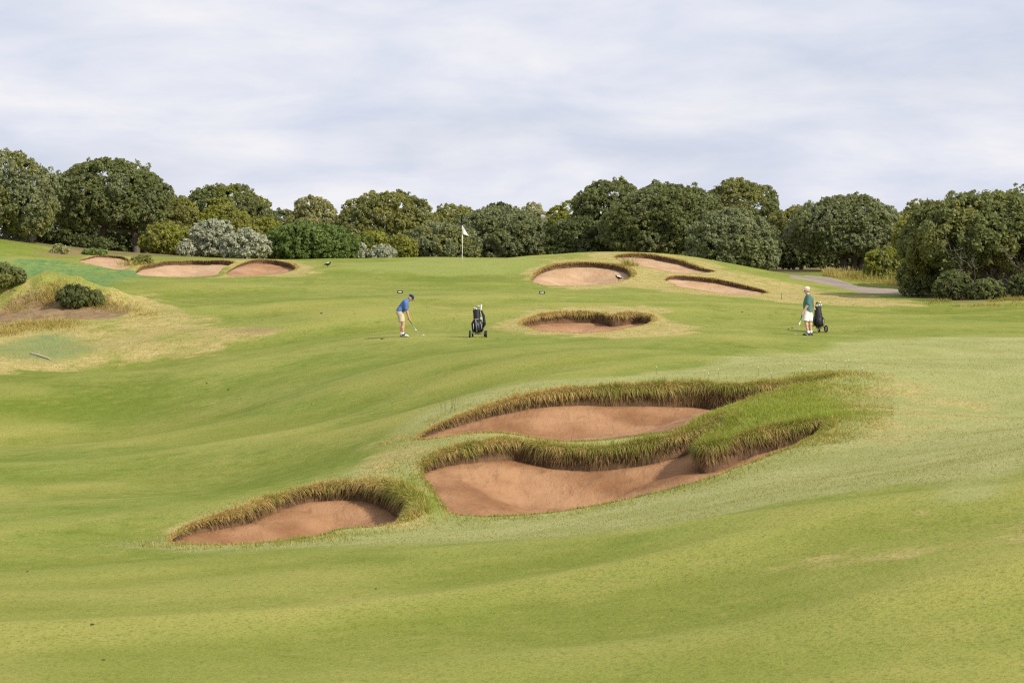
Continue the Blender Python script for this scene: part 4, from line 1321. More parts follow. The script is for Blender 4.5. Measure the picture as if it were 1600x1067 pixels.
tree('rounded_bush', 'dark glossy bush where the path disappears on the right', 'bush', 1404, 1470, 398, 123, 'dark', clear=0.0, group='bushes at the edge of the wood', leaf=0.095, mixp='olive', mixk=0.4)
tree('spreading_tree', 'big right-hand tree with exposed twisted boughs reaching to the turf', 'tree', 1418, 1672, 300, 122, 'dark', clear=0.22, trunks=((.08, -.35), (.09, .2), (.06, -.1)), group=GB, mixp='olive', mixk=0.4, lobe=0.2, clump=0.3, leaf=0.10, twigs=46, depth=0.75, bark=M_TWIG)
tree('spreading_tree', 'dark crown topping the skyline at the right edge of the picture', 'tree', 1560, 1680, 280, 142, 'dark', clear=0.1, group=GB)
tree('spreading_tree', 'olive crown behind the left shoulder of the big right-hand tree', 'tree', 1455, 1575, 304, 136, 'grey', clear=0.05, group=GB, mixp='olive', mixk=0.4)
for (u0, u1, vt, d_, pl, lb) in ((1462, 1520, 425, 117, 'deep', 'low dark scrub at the left foot of the big right-hand tree'), (1515, 1568, 438, 116, 'dark', 'lower scrub bush in front of the twisted boughs at right'), (1578, 1640, 428, 116, 'deep', 'low dark scrub at the right edge below the big right-hand tree')):
    tree('low_shrub', lb, 'shrub', u0, u1, vt, d_, pl, clear=0.0, leaf=0.085, clump=0.17, lobe=0.3, group='scrub under the right-hand tree', spiky=0.3, twigs=5)
# --- just outside the picture, continuing the belt
tree('spreading_tree', 'grey-green tree continuing the belt beyond the left edge', 'tree', -290, -90, 240, 158, 'grey', clear=0.1, group=GB, dens=0.6)
tree('spreading_tree', 'dark tree continuing the wood beyond the right edge', 'tree', 1660, 1860, 285, 125, 'dark', clear=0.1, group=GB, dens=0.6)
# --- left hummock and bunker shrubs
HB = 'shrubs on the sandy hummock'
tree('low_shrub', 'dark leafy shrub standing at the left edge of the picture', 'shrub', -38, 36, 414, 108.6, 'dark', clear=0.0, leaf=0.075, clump=0.17, lobe=0.3, group=HB, mixp='olive', mixk=0.3)
tree('low_shrub', 'lower dark shrub just right of the one at the left edge', 'shrub', 14, 66, 438, 109, 'dark', clear=0.0, leaf=0.075, clump=0.17, lobe=0.3, group=HB)
tree('low_shrub', 'compact dark green bush growing out of the bare earth of the hummock', 'shrub', 92, 140, 446, 106.3, 'deep', clear=0.0, leaf=0.07, clump=0.16, lobe=0.3, group=HB, mixp='dark', mixk=0.5)
tree('low_shrub', 'small dark bush leaning right of the compact hummock bush', 'shrub', 128, 162, 456, 106.6, 'dark', clear=0.0, leaf=0.07, clump=0.15, lobe=0.35, group=HB, mixp='olive', mixk=0.3)
tree('low_shrub', 'small grey-green shrub on the bare bank left of the sand scrape', 'shrub', 82, 106, 384, 146, 'pale', clear=0.0, leaf=0.09, clump=0.16, lobe=0.4, group='small bank shrubs')
tree('low_shrub', 'bright green mat shrub at the top of the leftmost sand scrape', 'shrub', 130, 164, 391, 147.5, 'bright', clear=0.0, leaf=0.09, clump=0.16, lobe=0.35, group='small bank shrubs')
tree('low_shrub', 'brownish tuft hanging over the left end of the long greenside bunker', 'shrub', 208, 238, 401, 140.5, 'olive', clear=0.0, leaf=0.08, clump=0.15, lobe=0.4, group='small bank shrubs', spiky=0.4)
tree('low_shrub', 'dark low shrub on the pale clearing under the big dark dome', 'shrub', 146, 172, 372, 157, 'deep', clear=0.0, leaf=0.10, clump=0.18, lobe=0.4, group='small bank shrubs')
print('trees', sum(VEG), round(time.time() - T_START, 1))


# ------------------------------------------------------------------ people, trolleys, clubs
M_SKIN = simple('skin', (0.52, 0.30, 0.20), 0.55, 0, 0.08, 12)
M_SKIN2 = simple('skin_fair', (0.58, 0.36, 0.25), 0.55, 0, 0.08, 12)
M_BLUE = simple('blue_polo_cloth', (0.085, 0.165, 0.40), 0.85, 0, 0.18, 9, 0.5, 0.2)
M_TEAL = simple('teal_polo_cloth', (0.078, 0.172, 0.148), 0.85, 0, 0.18, 9, 0.5, 0.2)
M_KHAKI = simple('khaki_cloth', (0.50, 0.43, 0.30), 0.9, 0, 0.14, 9, 0.5, 0.2)
M_WHITE = simple('white_cloth', (0.74, 0.73, 0.71), 0.85, 0, 0.06, 9, 0.4, 0.2)
M_NAVY = simple('navy_cloth', (0.020, 0.028, 0.075), 0.8, 0, 0.2, 12, 0.2, 0.2)
M_CREAM = simple('cream_cap_cloth', (0.62, 0.54, 0.48), 0.85, 0, 0.06, 12, 0.2, 0.2)
M_BLACK = simple('black_nylon', (0.014, 0.014, 0.016), 0.6, 0, 0.4, 14, 0.5, 0.35)
M_RUBBER = simple('black_rubber', (0.018, 0.018, 0.018), 0.75, 0, 0.3, 20)
M_GREYT = simple('grey_trim', (0.42, 0.43, 0.47), 0.6, 0, 0.1, 20)
M_STEEL = simple('steel', (0.62, 0.62, 0.63), 0.28, 0.9, 0.06, 20)
M_WPAINT = simple('white_paint', (0.82, 0.82, 0.82), 0.4, 0, 0.03, 20)
M_HAIR = simple('grey_hair', (0.30, 0.27, 0.24), 0.8, 0, 0.2, 30, 0.4)
M_EYE = simple('eye_dark', (0.02, 0.015, 0.012), 0.3)
M_LIP = simple('lips', (0.38, 0.17, 0.13), 0.6)
M_SHOE = simple('shoe_white', (0.72, 0.72, 0.72), 0.5, 0, 0.04)
M_DIRT = simple('dark_clod', (0.055, 0.042, 0.025), 0.95, 0, 0.4, 30, 0.8)


def hand(mb, wrist, knuckle, side, curl_dir, s=1.0):
    """palm with four curled fingers and a thumb added to mb; side = direction across the palm toward the thumb"""
    w = Vector(wrist); k = Vector(knuckle); d = (k - w).normalized(); sd = Vector(side); sd = (sd - d * sd.dot(d)).normalized(); cd = Vector(curl_dir); cd = (cd - d * cd.dot(d)).normalized()
    mb.capsule(w, k, 0.030 * s, 0.036 * s)
    for i, (o, l) in enumerate(((0.033, 0.95), (0.011, 1.0), (-0.011, 0.93), (-0.032, 0.75))):
        a = k + sd * o * s
        b = a + (d * 0.030 + cd * 0.012) * l * s
        c = b + (d * 0.004 + cd * 0.028) * l * s
        e = c + (cd * 0.010 - d * 0.024) * l * s
        mb.chain([a, b, c, e], [0.0100 * s, 0.0095 * s, 0.009 * s, 0.008 * s], 8)
    a = w.lerp(k, 0.35) + sd * 0.03 * s
    b = a + (sd * 0.020 + d * 0.026 + cd * 0.012) * s
    c = b + (d * 0.020 + cd * 0.024 - sd * 0.004) * s
    mb.chain([a, b, c], [0.012 * s, 0.0105 * s, 0.009 * s], 8)


def head_mesh(mb, c, fwd, up):
    """skull, jaw, nose, ears, brow added to mb; returns frame"""
    f = Vector(fwd).normalized(); u = Vector(up); u = (u - f * u.dot(f)).normalized(); r = f.cross(u)
    M = Matrix((f, -r, u)).transposed()
    c = Vector(c)
    mb.ball(c + u * 0.02, (0.100, 0.078, 0.110), rot=M)
    mb.ball(c + f * 0.022 - u * 0.055, (0.070, 0.060, 0.070), rot=M)
    mb.capsule(c + f * 0.092 + u * 0.012, c + f * 0.112 - u * 0.026, 0.010, 0.016)
    for s in (-1, 1):
        mb.ball(c + r * s * 0.080 - f * 0.005 - u * 0.005, (0.022, 0.010, 0.032), rot=M)
        mb.capsule(c + r * s * 0.015 + f * 0.088 + u * 0.030, c + r * s * 0.05 + f * 0.076 + u * 0.032, 0.010, 0.010)
    return f, u, r, M, c


def face_parts(root_body, fr):
    f, u, r, M, c = fr
    for s in (-1, 1):
        e = MB().ball(c + r * s * 0.030 + f * 0.091 + u * 0.014, (0.010, 0.014, 0.009), 8, 6, M)
        e.build('eye', M_EYE, root_body)
    MB().capsule(c + f * 0.093 - u * 0.055 - r * 0.020, c + f * 0.093 - u * 0.055 + r * 0.020, 0.006, 0.006, 8).build('mouth', M_LIP, root_body)


def cap(fr, mat, parent):
    f, u, r, M, c = fr
    mb = MB()
    mb.ball(c + u * 0.068 - f * 0.006, (0.110, 0.088, 0.078), rot=M)
    mb.ball(c + u * 0.055 - f * 0.006, (0.112, 0.089, 0.040), rot=M)
    o = mb.build('cap', mat, parent, remesh=0.008, smooth_it=6)
    P = []
    for k in range(9):
        w = math.pi * (k / 8 - 0.5)
        P.append((0.075 + 0.125 * math.cos(w), 0.078 * math.sin(w)))
    P += [(0.045, 0.066), (0.045, -0.066)]
    v = []
    for z in (-0.005, 0.005):
        for (a, b) in P:
            v.append(c + f * a + r * b + u * (0.044 + z - 0.9 * b * b - 0.22 * max(a - .08, 0)))
    n = len(P)
    b2 = MB(); b2.v = v
    b2.f = [tuple(range(n)), tuple(range(2 * n - 1, n - 1, -1))] + [((k + 1) % n, k, n + k, n + (k + 1) % n) for k in range(n)]
    b2.build('peak', mat, o)


def shoe(mb_u, mb_s, heel, toe):
    """upper and sole"""
    h = Vector(heel); t = Vector(toe); d = (t - h); L_ = d.length; d.normalize()
    mb_u.loft([h + d * L_ * k + Vector((0, 0, z)) for k, z in ((-.02, .055), (.12, .062), (.35, .062), (.6, .050), (.85, .038), (1.0, .030))],
              [(.030, .035), (.040, .050), (.042, .052), (.046, .036), (.042, .026), (.022, .014)], 12)
    mb_s.loft([h + d * L_ * k + Vector((0, 0, .012)) for k in (-.05, .1, .4, .7, .95, 1.03)], [(.024, .012), (.042, .012), (.040, .012), (.050, .012), (.040, .012), (.02, .010)], 12)


def golf_club(loc, rz, grip_top, head_at, label, head='iron', group=None):
    """club in local coordinates of an Empty at its head"""
    root = thing('golf_club', label, 'golf club', loc, rz, group)
    a = Vector(grip_top); b = Vector(head_at)
    d = (b - a).normalized()
    MB().loft([a, a + d * 0.02, a + d * 0.27], [0.0125, 0.014, 0.0105], 10).build('grip', M_RUBBER, root)
    MB().loft([a + d * 0.27, b], [0.0085, 0.0070], 8).build('shaft', M_STEEL, root)
    mb = MB()
    if head == 'iron':
        mb.prism([(0.0, -0.005), (0.075, -0.008), (0.085, 0.045), (0.02, 0.035), (-0.012, 0.045), (-0.012, 0.0)], 0.018, Matrix.Translation(b + Vector((0, 0, 0.012))) @ Matrix.Rotation(0.0 if head_at[0] >= grip_top[0] else math.pi, 4, 'Z'))
        mb.build('club_head', M_STEEL, root, False, 0.004)
    return root


# ---- golfer addressing the ball
gx_, gy_ = hit(630, 526)
G1 = thing('person', 'golfer in blue polo, khaki shorts and navy cap, bent over his club', 'person', (gx_, gy_, gz(gx_, gy_)))
G1.scale = (1.0, 1.0, 1.0)


def golfer_one():
    mb = MB()
    for s in (-1, 1):                  # -1 nearer the camera
        sh = 0.035 if s < 0 else -0.03
        mb.chain([(-0.09, s * .085, .88), (-0.01 + sh * .4, s * .13, .47), (-0.04 + sh, s * .15, .09)], [.092, .058, .040])
        mb.capsule((-0.045 + sh, s * .152, .34), (-0.04 + sh, s * .15, .22), .058, .045)
        mb.capsule((-0.06 + sh, s * .15, .045), (0.12 + sh, s * .165, .035), .036, .028)
        el = (0.130, s * .165, .93)
        mb.chain([(0.10, s * .185, 1.25), el, (0.205, s * .035, .68)], [.062, .048, .031])
    mb.loft([(-0.12, 0, .82), (-0.11, 0, .92), (-0.04, 0, 1.02), (0.03, 0, 1.13), (0.09, 0, 1.24), (0.14, 0, 1.31)], [(.12, .08), (.165, .115), (.155, .125), (.165, .120), (.18, .105), (.10, .07)], 16)
    mb.chain([(0.13, 0, 1.29), (0.215, 0, 1.36)], [.060, .056])
    fr = head_mesh(mb, (0.265, 0, 1.395), (0.72, 0, -0.70), (0.70, 0, 0.72))
    hand(mb, (0.205, -.035, .68), (0.245, -.004, .60), (0.1, 0.3, -1), (0.2, .9, 0))
    hand(mb, (0.200, .035, .70), (0.225, .004, .635), (0.1, -0.3, -1), (0.2, -.9, 0))
    body = mb.build('body', M_SKIN, G1, remesh=0.0075, smooth_it=3)
    face_parts(body, fr)
    # clothes
    mb = MB()
    mb.loft([(-0.135, 0, .90), (-0.115, 0, .94), (-0.04, 0, 1.03), (0.03, 0, 1.14), (0.09, 0, 1.25), (0.145, 0, 1.325), (.175, 0, 1.345)], [(.175, .135), (.185, .145), (.172, .150), (.182, .140), (.20, .122), (.105, .080), (.07, .062)], 18)
    for s in (-1, 1):
        mb.chain([(0.085, s * .165, 1.25), (0.118, s * .185, 1.01)], [.088, .078])
    mb.build('polo_shirt', M_BLUE, G1, remesh=0.011, smooth_it=5)
    mb = MB()
    mb.loft([(-0.145, 0, .79), (-0.125, 0, .87), (-0.10, 0, .935), (-0.085, 0, .965)], [(.185, .125), (.190, .140), (.180, .138), (.172, .135)], 18)
    for s in (-1, 1):
        mb.loft([(-0.105, s * .085, .86), (-0.065, s * .105, .70), (-0.045, s * .125, .53)], [(.11, .128), (.108, .118), (.108, .112)], 16)
    mb.build('shorts', M_KHAKI, G1, remesh=0.011, smooth_it=4)
    for s in (-1, 1):
        sh = 0.035 if s < 0 else -0.03
        up, so = MB(), MB()
        shoe(up, so, (-0.085 + sh, s * .150, 0), (0.175 + sh, s * .170, 0))
        o = up.build('shoe', M_SHOE, G1)
        so.build('sole', M_NAVY, o)
        MB().loft([(-0.03 + sh + k, s * .156, z) for k, z in ((-.035, .075), (.02, .074), (.075, .066))], [(.044, .045), (.047, .050), (.048, .035)], 12).build('saddle', M_NAVY, o)
        MB().loft([(-0.04 + sh, s * .15, .07), (-0.04 + sh, s * .15, .155)], [.050, .047], 12).build('sock', M_WHITE, G1)
    cap(fr, M_NAVY, G1)
    f, u, r, M, c = fr
    MB().ball(c - f * 0.018 - u * 0.012, (0.088, 0.081, 0.070), rot=M).build('hair', M_HAIR, G1, remesh=0.009)


golfer_one()
golf_club((gx_, gy_, G1.location.z), 0, (0.165, 0.0, .665), (0.645, 0.0, 0.010), 'steel-shafted iron held by the golfer in the blue polo')
bx_, by_ = gx_ + 0.74, gy_ + 0.02
tag(MB().ball((0, 0, 0), 0.0214, 12, 8).build('golf_ball', M_WPAINT), 'white golf ball on the turf at the blue golfer\'s club head', 'golf ball').location = (bx_, by_, gz(bx_, by_) + 0.024)

# ---- golfer walking with his trolley
gx2, gy2 = hit(1262, 524)
G2 = thing('person', 'golfer in teal polo, white shorts and cream cap standing beside a black trolley', 'person', (gx2, gy2, gz(gx2, gy2)))


def golfer_two():
    mb = MB()
    # facing -x; near side is -y (his left)
    legs = (((-0.03, -.095, .90), (-0.085, -.11, .50), (0.005, -.12, .09), (-0.19, -.13)), ((0.03, .095, .90), (0.085, .10, .50), (0.130, .11, .09), (-0.05, .12)))
    for hp, kn, an, toe in legs:
        mb.chain([hp, kn, an], [.095, .060, .041])
        k, a = Vector(kn), Vector(an)
        mb.capsule(k.lerp(a, .28) + Vector((.012, 0, 0)), k.lerp(a, .5), .060, .046)
        mb.capsule((an[0] + .02, an[1], .045), (toe[0] + .05, toe[1], .035), .036, .028)
    mb.loft([(0.01, 0, .82), (0.01, 0, .92), (0.0, 0, 1.02), (0.0, 0, 1.15), (0.02, 0, 1.30), (0.02, 0, 1.40)], [(.12, .10), (.165, .13), (.158, .135), (.165, .135), (.18, .115), (.10, .075)], 16)
    mb.chain([(0.015, 0, 1.38), (-0.015, 0, 1.49)], [.062, .057])
    fr = head_mesh(mb, (-0.035, -.01, 1.575), (-0.985, -0.14, -0.06), (0, 0, 1))
    # near arm down to the club
    mb.chain([(0.0, -.205, 1.35), (-0.045, -.235, 1.06), (-0.185, -.215, .83)], [.064, .049, .032])
    hand(mb, (-0.185, -.215, .83), (-0.225, -.205, .755), (-.6, .5, -.3), (-.3, .9, 0))
    # far arm back to the trolley handle
    mb.chain([(0.03, .205, 1.35), (0.215, .26, 1.20), (0.255, .35, 0.98)], [.064, .049, .032])
    hand(mb, (0.255, .35, .98), (0.285, .37, .905), (-.5, -.5, 0), (.4, .8, 0))
    body = mb.build('body', M_SKIN2, G2, remesh=0.0075, smooth_it=3)
    face_parts(body, fr)
    mb = MB()
    mb.loft([(0.02, 0, .82), (0.015, 0, .90), (0.0, 0, 1.02), (0.0, 0, 1.15), (0.02, 0, 1.31), (0.02, 0, 1.41), (.015, 0, 1.44)], [(.205, .165), (.20, .165), (.19, .168), (.195, .165), (.205, .140), (.115, .09), (.08, .072)], 18)
    mb.chain([(0.010, -.190, 1.345), (-0.022, -.225, 1.13)], [.104, .088])
    mb.chain([(0.03, .190, 1.345), (0.16, .24, 1.24)], [.104, .086])
    mb.build('polo_shirt', M_TEAL, G2, remesh=0.011, smooth_it=5)
    mb = MB()
    mb.loft([(0.01, 0, .76), (0.01, 0, .86), (0.01, 0, .95)], [(.185, .135), (.19, .148), (.18, .145)], 18)
    mb.loft([(-0.02, -.09, .84), (-0.07, -.105, .66), (-0.095, -.11, .51)], [(.115, .130), (.115, .125), (.115, .122)], 16)
    mb.loft([(0.03, .09, .84), (0.075, .10, .66), (0.085, .105, .50)], [(.115, .130), (.112, .118), (.112, .112)], 16)
    mb.build('shorts', M_WHITE, G2, remesh=0.011, smooth_it=4)
    for hp, kn, an, toe in legs:
        up, so = MB(), MB()
        shoe(up, so, (an[0] + .055, an[1], 0), (toe[0], toe[1], 0))
        o = up.build('shoe', M_NAVY, G2)
        so.build('sole', M_RUBBER, o)
        MB().box((an[0] - .06, an[1] - .045, .048), (.045, .004, .008), Matrix.Rotation(.5, 3, 'Y')).build('stripe', M_SHOE, o, False)
        MB().loft([(an[0], an[1], .07), (an[0] - .003, an[1], .165)], [.052, .049], 12).build('sock', M_WHITE, G2)
    cap(fr, M_CREAM, G2)
    f, u, r, M, c = fr
    MB().ball(c - f * 0.020 - u * 0.016, (0.086, 0.081, 0.072), rot=M).build('hair', M_HAIR, G2, remesh=0.009)


golfer_two()
G2.scale = (0.93, 0.93, 0.93)
golf_club((gx2, gy2, G2.location.z), 0, (-0.181, -.177, .772), (-0.386, -.186, 0.014), 'upright iron the teal-shirted golfer leans on')


# ---- golf trolleys with bags
def wheel(root, c, r, w, yaw=0.0):
    """tyre, rim and hub; axle along local x"""
    R = Matrix.Rotation(yaw, 3, 'Z')
    c = Vector(c)
    t = MB()
    prof = [(r * .74, -w / 2), (r * .93, -w / 2), (r, -w / 4), (r, w / 4), (r * .93, w / 2), (r * .74, w / 2)]
    n = 24; m = len(prof)
    for k in range(n):
        a = 2 * math.pi * k / n
        for (q, x) in prof:
            t.v.append(c + R @ Vector((x, q * math.cos(a), q * math.sin(a))))
    for k in range(n):
        for j in range(m):
            t.f.append((k * m + j, k * m + (j + 1) % m, ((k + 1) % n) * m + (j + 1) % m, ((k + 1) % n) * m + j))
    o = t.build('wheel', M_RUBBER, root)
    rim = MB()
    for k in range(6):
        a = 2 * math.pi * k / 6
        rim.capsule(c, c + R @ Vector((0, r * .76 * math.cos(a), r * .76 * math.sin(a))), .012, .010, 6)
    rim.loft([c + R @ Vector((-w * .5, 0, 0)), c + R @ Vector((w * .5, 0, 0))], .03, 10)
    rim.build('rim', M_GREYT, o)
    return o


def golf_bag(loc, rz, label, h, tilt, sx, trims):
    root = thing('golf_bag', label, 'golf bag', loc, rz)
    ax = Vector((math.sin(tilt[0]), math.sin(tilt[1]), 1)).normalized()
    p = lambda t, dx=0, dy=0: ax * (h * t) + Vector((dx, dy, 0))
    MB().loft([p(0), p(.02), p(.25), p(.55), p(.8), p(.93), p(1.0)], [(.085, .09), (.125, .12), (.150, .13 * sx), (.160, .13 * sx), (.145, .13), (.135, .13), (.130, .135)], 18).build('bag_body', M_BLACK, root)
    MB().loft([p(.985), p(1.025)], [(.134, .139), (.130, .135)], 18).build('top_cuff', M_RUBBER, root)
    for s in (-1, 1):
        MB().loft([p(.06, s * .13, -.01), p(.12, s * .155, -.01), p(.42, s * .165, -.01), p(.56, s * .13, -.01)], [(.05, .02), (.085, .05), (.085, .055), (.05, .02)], 12).build('side_pocket', M_BLACK, root)
    MB().loft([p(.08, 0, -.13), p(.14, 0, -.165), p(.46, 0, -.17), p(.56, 0, -.12)], [(.03, .06), (.05, .10), (.05, .10), (.02, .07)], 12, up=(0, 1, 0)).build('front_pocket', M_BLACK, root)
    for (a, b) in trims:
        MB().loft([p(a[1], a[0], -.20), p(b[1], b[0], -.21)], [.011, .011], 6).build('trim', M_GREYT, root)
    return root, p


def struts(mb, mat, root):
    n = 16                              # each loft of two rings of eight is one strut
    for k in range(0, len(mb.v), n):
        q = MB(); q.v = mb.v[k:k + n]; q.f = [tuple(i - k for i in f) for f in mb.f if k <= min(f) < k + n]
        q.build('strut', mat, root)


def trolley(loc, rz, label, three=False):
    root = thing('golf_trolley', label, 'golf trolley', loc, rz)
    if not three:
        for (x, y, r) in ((-.29, -.10, .125), (.29, -.10, .125), (-.20, .42, .105), (.23, .42, .105)):
            wheel(root, (x, y, r), r, .062)
        fr = MB()
        for s in (-1, 1):
            fr.loft([(s * .26, -.10, .13), (s * .07, .02, .21)], .014, 8)
            fr.loft([(s * .20, .42, .11), (s * .05, .20, .24)], .012, 8)
        fr.v and struts(fr, M_STEEL, root)
        MB().loft([(0, -.16, .10), (0, 0, .22), (0, .12, .62), (0, .30, 1.02)], [.018, .018, .018, .015], 8).build('spine', M_STEEL, root)
        MB().loft([(0.07, .30, .82), (.105, .34, 1.02), (.11, .36, 1.14)], [.014, .022, .024], 10).build('handle', M_WPAINT, root)
        MB().box((0, -.13, .13), (.13, .05, .012)).build('bag_rest', M_RUBBER, root, False, .004)
        MB().ball((.11, -.13, .66), (.055, .03, .06)).build('towel', M_GREYT, root, remesh=.01)
    else:
        for (x, y, r) in ((-.36, .10, .13), (.27, -.06, .13)):
            wheel(root, (x, y, r), r, .055, 0.35)
        wheel(root, (-.03, -.36, .10), .10, .05, 0.2)
        fr = MB()
        fr.loft([(-.36, .10, .13), (-.02, .0, .34)], .013, 8)
        fr.loft([(.27, -.06, .13), (.0, .0, .34)], .013, 8)
        fr.loft([(-.03, -.36, .10), (-.01, -.12, .24)], .013, 8)
        struts(fr, M_RUBBER, root)
        MB().loft([(0, -.10, .12), (0, .02, .34), (-.03, .12, .75), (-.12, .16, .96)], [.018, .018, .016, .014], 8).build('spine', M_RUBBER, root)
        MB().loft([(-.12, .16, .96), (-.22, .15, .97)], [.018, .016], 8).build('handle', M_RUBBER, root)
        MB().box((0, -.12, .16), (.12, .05, .012)).build('bag_rest', M_RUBBER, root, False, .004)
    return root


def bag_club(loc, a, b, mat, kind, label):
    root = thing('golf_club', label, 'golf club', loc, 0, 'clubs standing in the golf bags')
    a = Vector(a); b = Vector(b)
    MB().loft([a, b], .007, 7).build('shaft', M_STEEL, root)
    mb = MB()
    if kind == 'wood':
        mb.ball(b + Vector((.03, -.01, .02)), (.055, .045, .032), 12, 8, Matrix.Rotation(-.5, 3, 'Y'))
    else:
        mb.prism([(-.012, -.01), (.055, .0), (.065, .05), (.0, .045)], .016, Matrix.Translation(b))
    mb.build('club_head', mat, root)
    return root


tx, ty = hit(747, 527)
tz = gz(tx, ty)
trolley((tx, ty, tz), 0, 'four-wheeled trolley with grey tyres standing between the blue golfer and the bunker')
_, p = golf_bag((tx - 0.005, ty - 0.09, tz + .16), 0, 'black bag with silver trim on the four-wheeled trolley', .80, (-.06, .16), 1.0, (((-.145, .16), (-.135, .42)), ((-.03, .05), (-.045, .60)), ((.035, .18), (.02, .45)), ((.145, .18), (.125, .52)), ((-.09, .62), (.05, .62))))
bl = (tx - 0.005, ty - 0.09, tz + .16)
MB_ = MB().loft([(.17, -.02, .18), (.24, 0, .30), (.20, .0, .62), (.12, .0, .80)], [(.03, .03), (.06, .05), (.055, .05), (.03, .03)], 10).build('rain_hood', M_BLACK)
tag(MB_, 'black cover hanging down the right side of the four-wheeled trolley\'s bag', 'bag cover').location = bl
bag_club(bl, p(.6, -.04, 0), p(1.08, -.11, 0), M_GREYT, 'wood', 'grey wood head leaning left out of the four-wheeled trolley\'s bag')
bag_club(bl, p(.6, .0, .02), p(1.15, .03, .02), M_STEEL, 'wood', 'tallest silver club head in the four-wheeled trolley\'s bag')
bag_club(bl, p(.6, -.02, -.03), p(1.04, -.05, -.05), M_STEEL, 'iron', 'low iron head at the front rim of the four-wheeled trolley\'s bag')
tx2, ty2 = hit(1279, 519)
tz2 = gz(tx2, ty2)
trolley((tx2, ty2, tz2), 0, 'black three-wheeled trolley behind the teal-shirted golfer', True)
bl2 = (tx2 - .0, ty2 - .10, tz2 + .19)
_, p = golf_bag(bl2, 0, 'plain black bulging bag on the three-wheeled trolley', .74, (-.05, .14), 1.2, (((.14, .12), (.15, .40)),))
for a, b, mt, kd, lb in (((-.02, .0), (-.05, .02, 1.20), M_RUBBER, 'wood', 'black wood head nearest the golfer in the three-wheeled trolley\'s bag'), ((.02, .0), (.05, .02, 1.21), M_STEEL, 'wood', 'tall silver head in the three-wheeled trolley\'s bag'),
                         ((.05, .0), (.11, .0, 1.10), M_STEEL, 'iron', 'rightmost iron head in the three-wheeled trolley\'s bag'), ((.0, -.04), (.02, -.06, 1.08), M_STEEL, 'iron', 'middle low iron head in the three-wheeled trolley\'s bag'), ((-.04, -.03), (-.07, -.05, 1.05), M_GREYT, 'iron', 'leftmost low iron head in the three-wheeled trolley\'s bag')):
    bag_club(bl2, p(.6, *a), p(b[2], b[0], b[1]), mt, kd, lb)

# ---- flag
fx, fy = hit(722.5, 410)
fz = gz(fx, fy)
FL = thing('flagstick', 'white flag on a thin pale pole standing in the green', 'flagstick', (fx, fy, fz))
MB().loft([(0, 0, -.1), (0, 0, 1.0), (0, 0, 2.08)], [.016, .016, .014], 8).build('pole', M_WPAINT, FL)
fv = []; ff = []
nx, nz = 9, 7
for i in range(nx):
    for j in range(nz):
        t = i / (nx - 1); s = j / (nz - 1)
        z = 2.06 - s * 0.46 - t * (0.34 * (1 - s) + 0.14)
        fv.append(Vector((0.015 + 0.40 * t * (0.72 + 0.28 * s), -0.05 * math.sin(t * 5 + s), z)))
for i in range(nx - 1):
    for j in range(nz - 1):
        ff.append((i * nz + j, i * nz + j + 1, (i + 1) * nz + j + 1, (i + 1) * nz + j))
fm = MB(); fm.v = fv; fm.f = ff
fo = fm.build('flag', M_WHITE, FL)
sm = fo.modifiers.new('thickness', 'SOLIDIFY'); sm.thickness = 0.004


# ---- arrow marker plates
def marker(u, v, label):
    x, y = hit(u, v + 2)
    z = gz(x, y)
    root = thing('marker_sign', label, 'sign', (x, y, z), 0, 'low arrow signs on the fairway')
    MB().box((0, 0, .085), (.135, .012, .058), Matrix.Rotation(-.25, 3, 'X')).build('plate', M_RUBBER, root, False, .008)
    M = Matrix.Translation((0, -.016, .085)) @ Matrix.Rotation(-.25, 4, 'X')
    MB().prism([(-.08, -.014), (.03, -.014), (.03, -.034), (.085, 0), (.03, .034), (.03, .014), (-.08, .014)], .006, M).build('arrow', M_WPAINT, root, False)
    mb = MB()
    for s in (-1, 1):
        mb.loft([(s * .09, .015, -.06), (s * .09, .012, .08)], .006, 6)
        mb.build('spike', M_RUBBER, root); mb = MB()


marker(625, 457, 'black plate with white arrow on the fairway above the blue golfer')
marker(847, 458, 'black plate with white arrow just below the round greenside bunker')


# ---- magpies
def magpie(u, v, rz, label, s=1.0):
    x, y = hit(u, v)
    root = thing('magpie', label, 'bird', (x, y, gz(x, y) + 0.0), rz, 'black and white birds')
    mb = MB()
    mb.loft([(-.15, 0, .135), (-.10, 0, .145), (-.02, 0, .16), (.06, 0, .175), (.11, 0, .205), (.125, 0, .235)], [(.015, .008), (.045, .040), (.066, .065), (.058, .060), (.040, .042), (.034, .034)], 12)
    mb.ball((.135, 0, .25), (.045, .036, .038))
    mb.loft([(-.12, 0, .14), (-.22, 0, .115), (-.30, 0, .10)], [(.03, .012), (.028, .008), (.026, .005)], 8)
    b = mb.build('body', M_RUBBER, root, remesh=.009)
    MB().loft([(.17, 0, .25), (.225, 0, .243)], [.012, .003], 8).build('beak', M_GREYT, root)
    MB().ball((.0, 0, .215), (.13, .045, .030), rot=Matrix.Rotation(-.25, 3, 'Y')).build('white_back', M_WPAINT, root)
    for q in (-1, 1):
        MB().loft([(.06, q * .052, .185), (-.04, q * .062, .17), (-.16, q * .03, .145)], [(.012, .035), (.014, .045), (.006, .012)], 8).build('wing', M_RUBBER, root)
        MB().loft([(.0, q * .025, .12), (.01, q * .025, .06), (-.005, q * .025, .005), (.03, q * .03, .004)], [.010, .006, .006, .005], 6).build('leg', M_RUBBER, root)
    root.scale = (s, s, s)
    return root


magpie(512, 418, -0.3, 'black and white bird walking on the turf left of the green', 1.15)
magpie(967, 440, 2.6, 'black and white bird at the front lip of the round greenside bunker', 1.15)

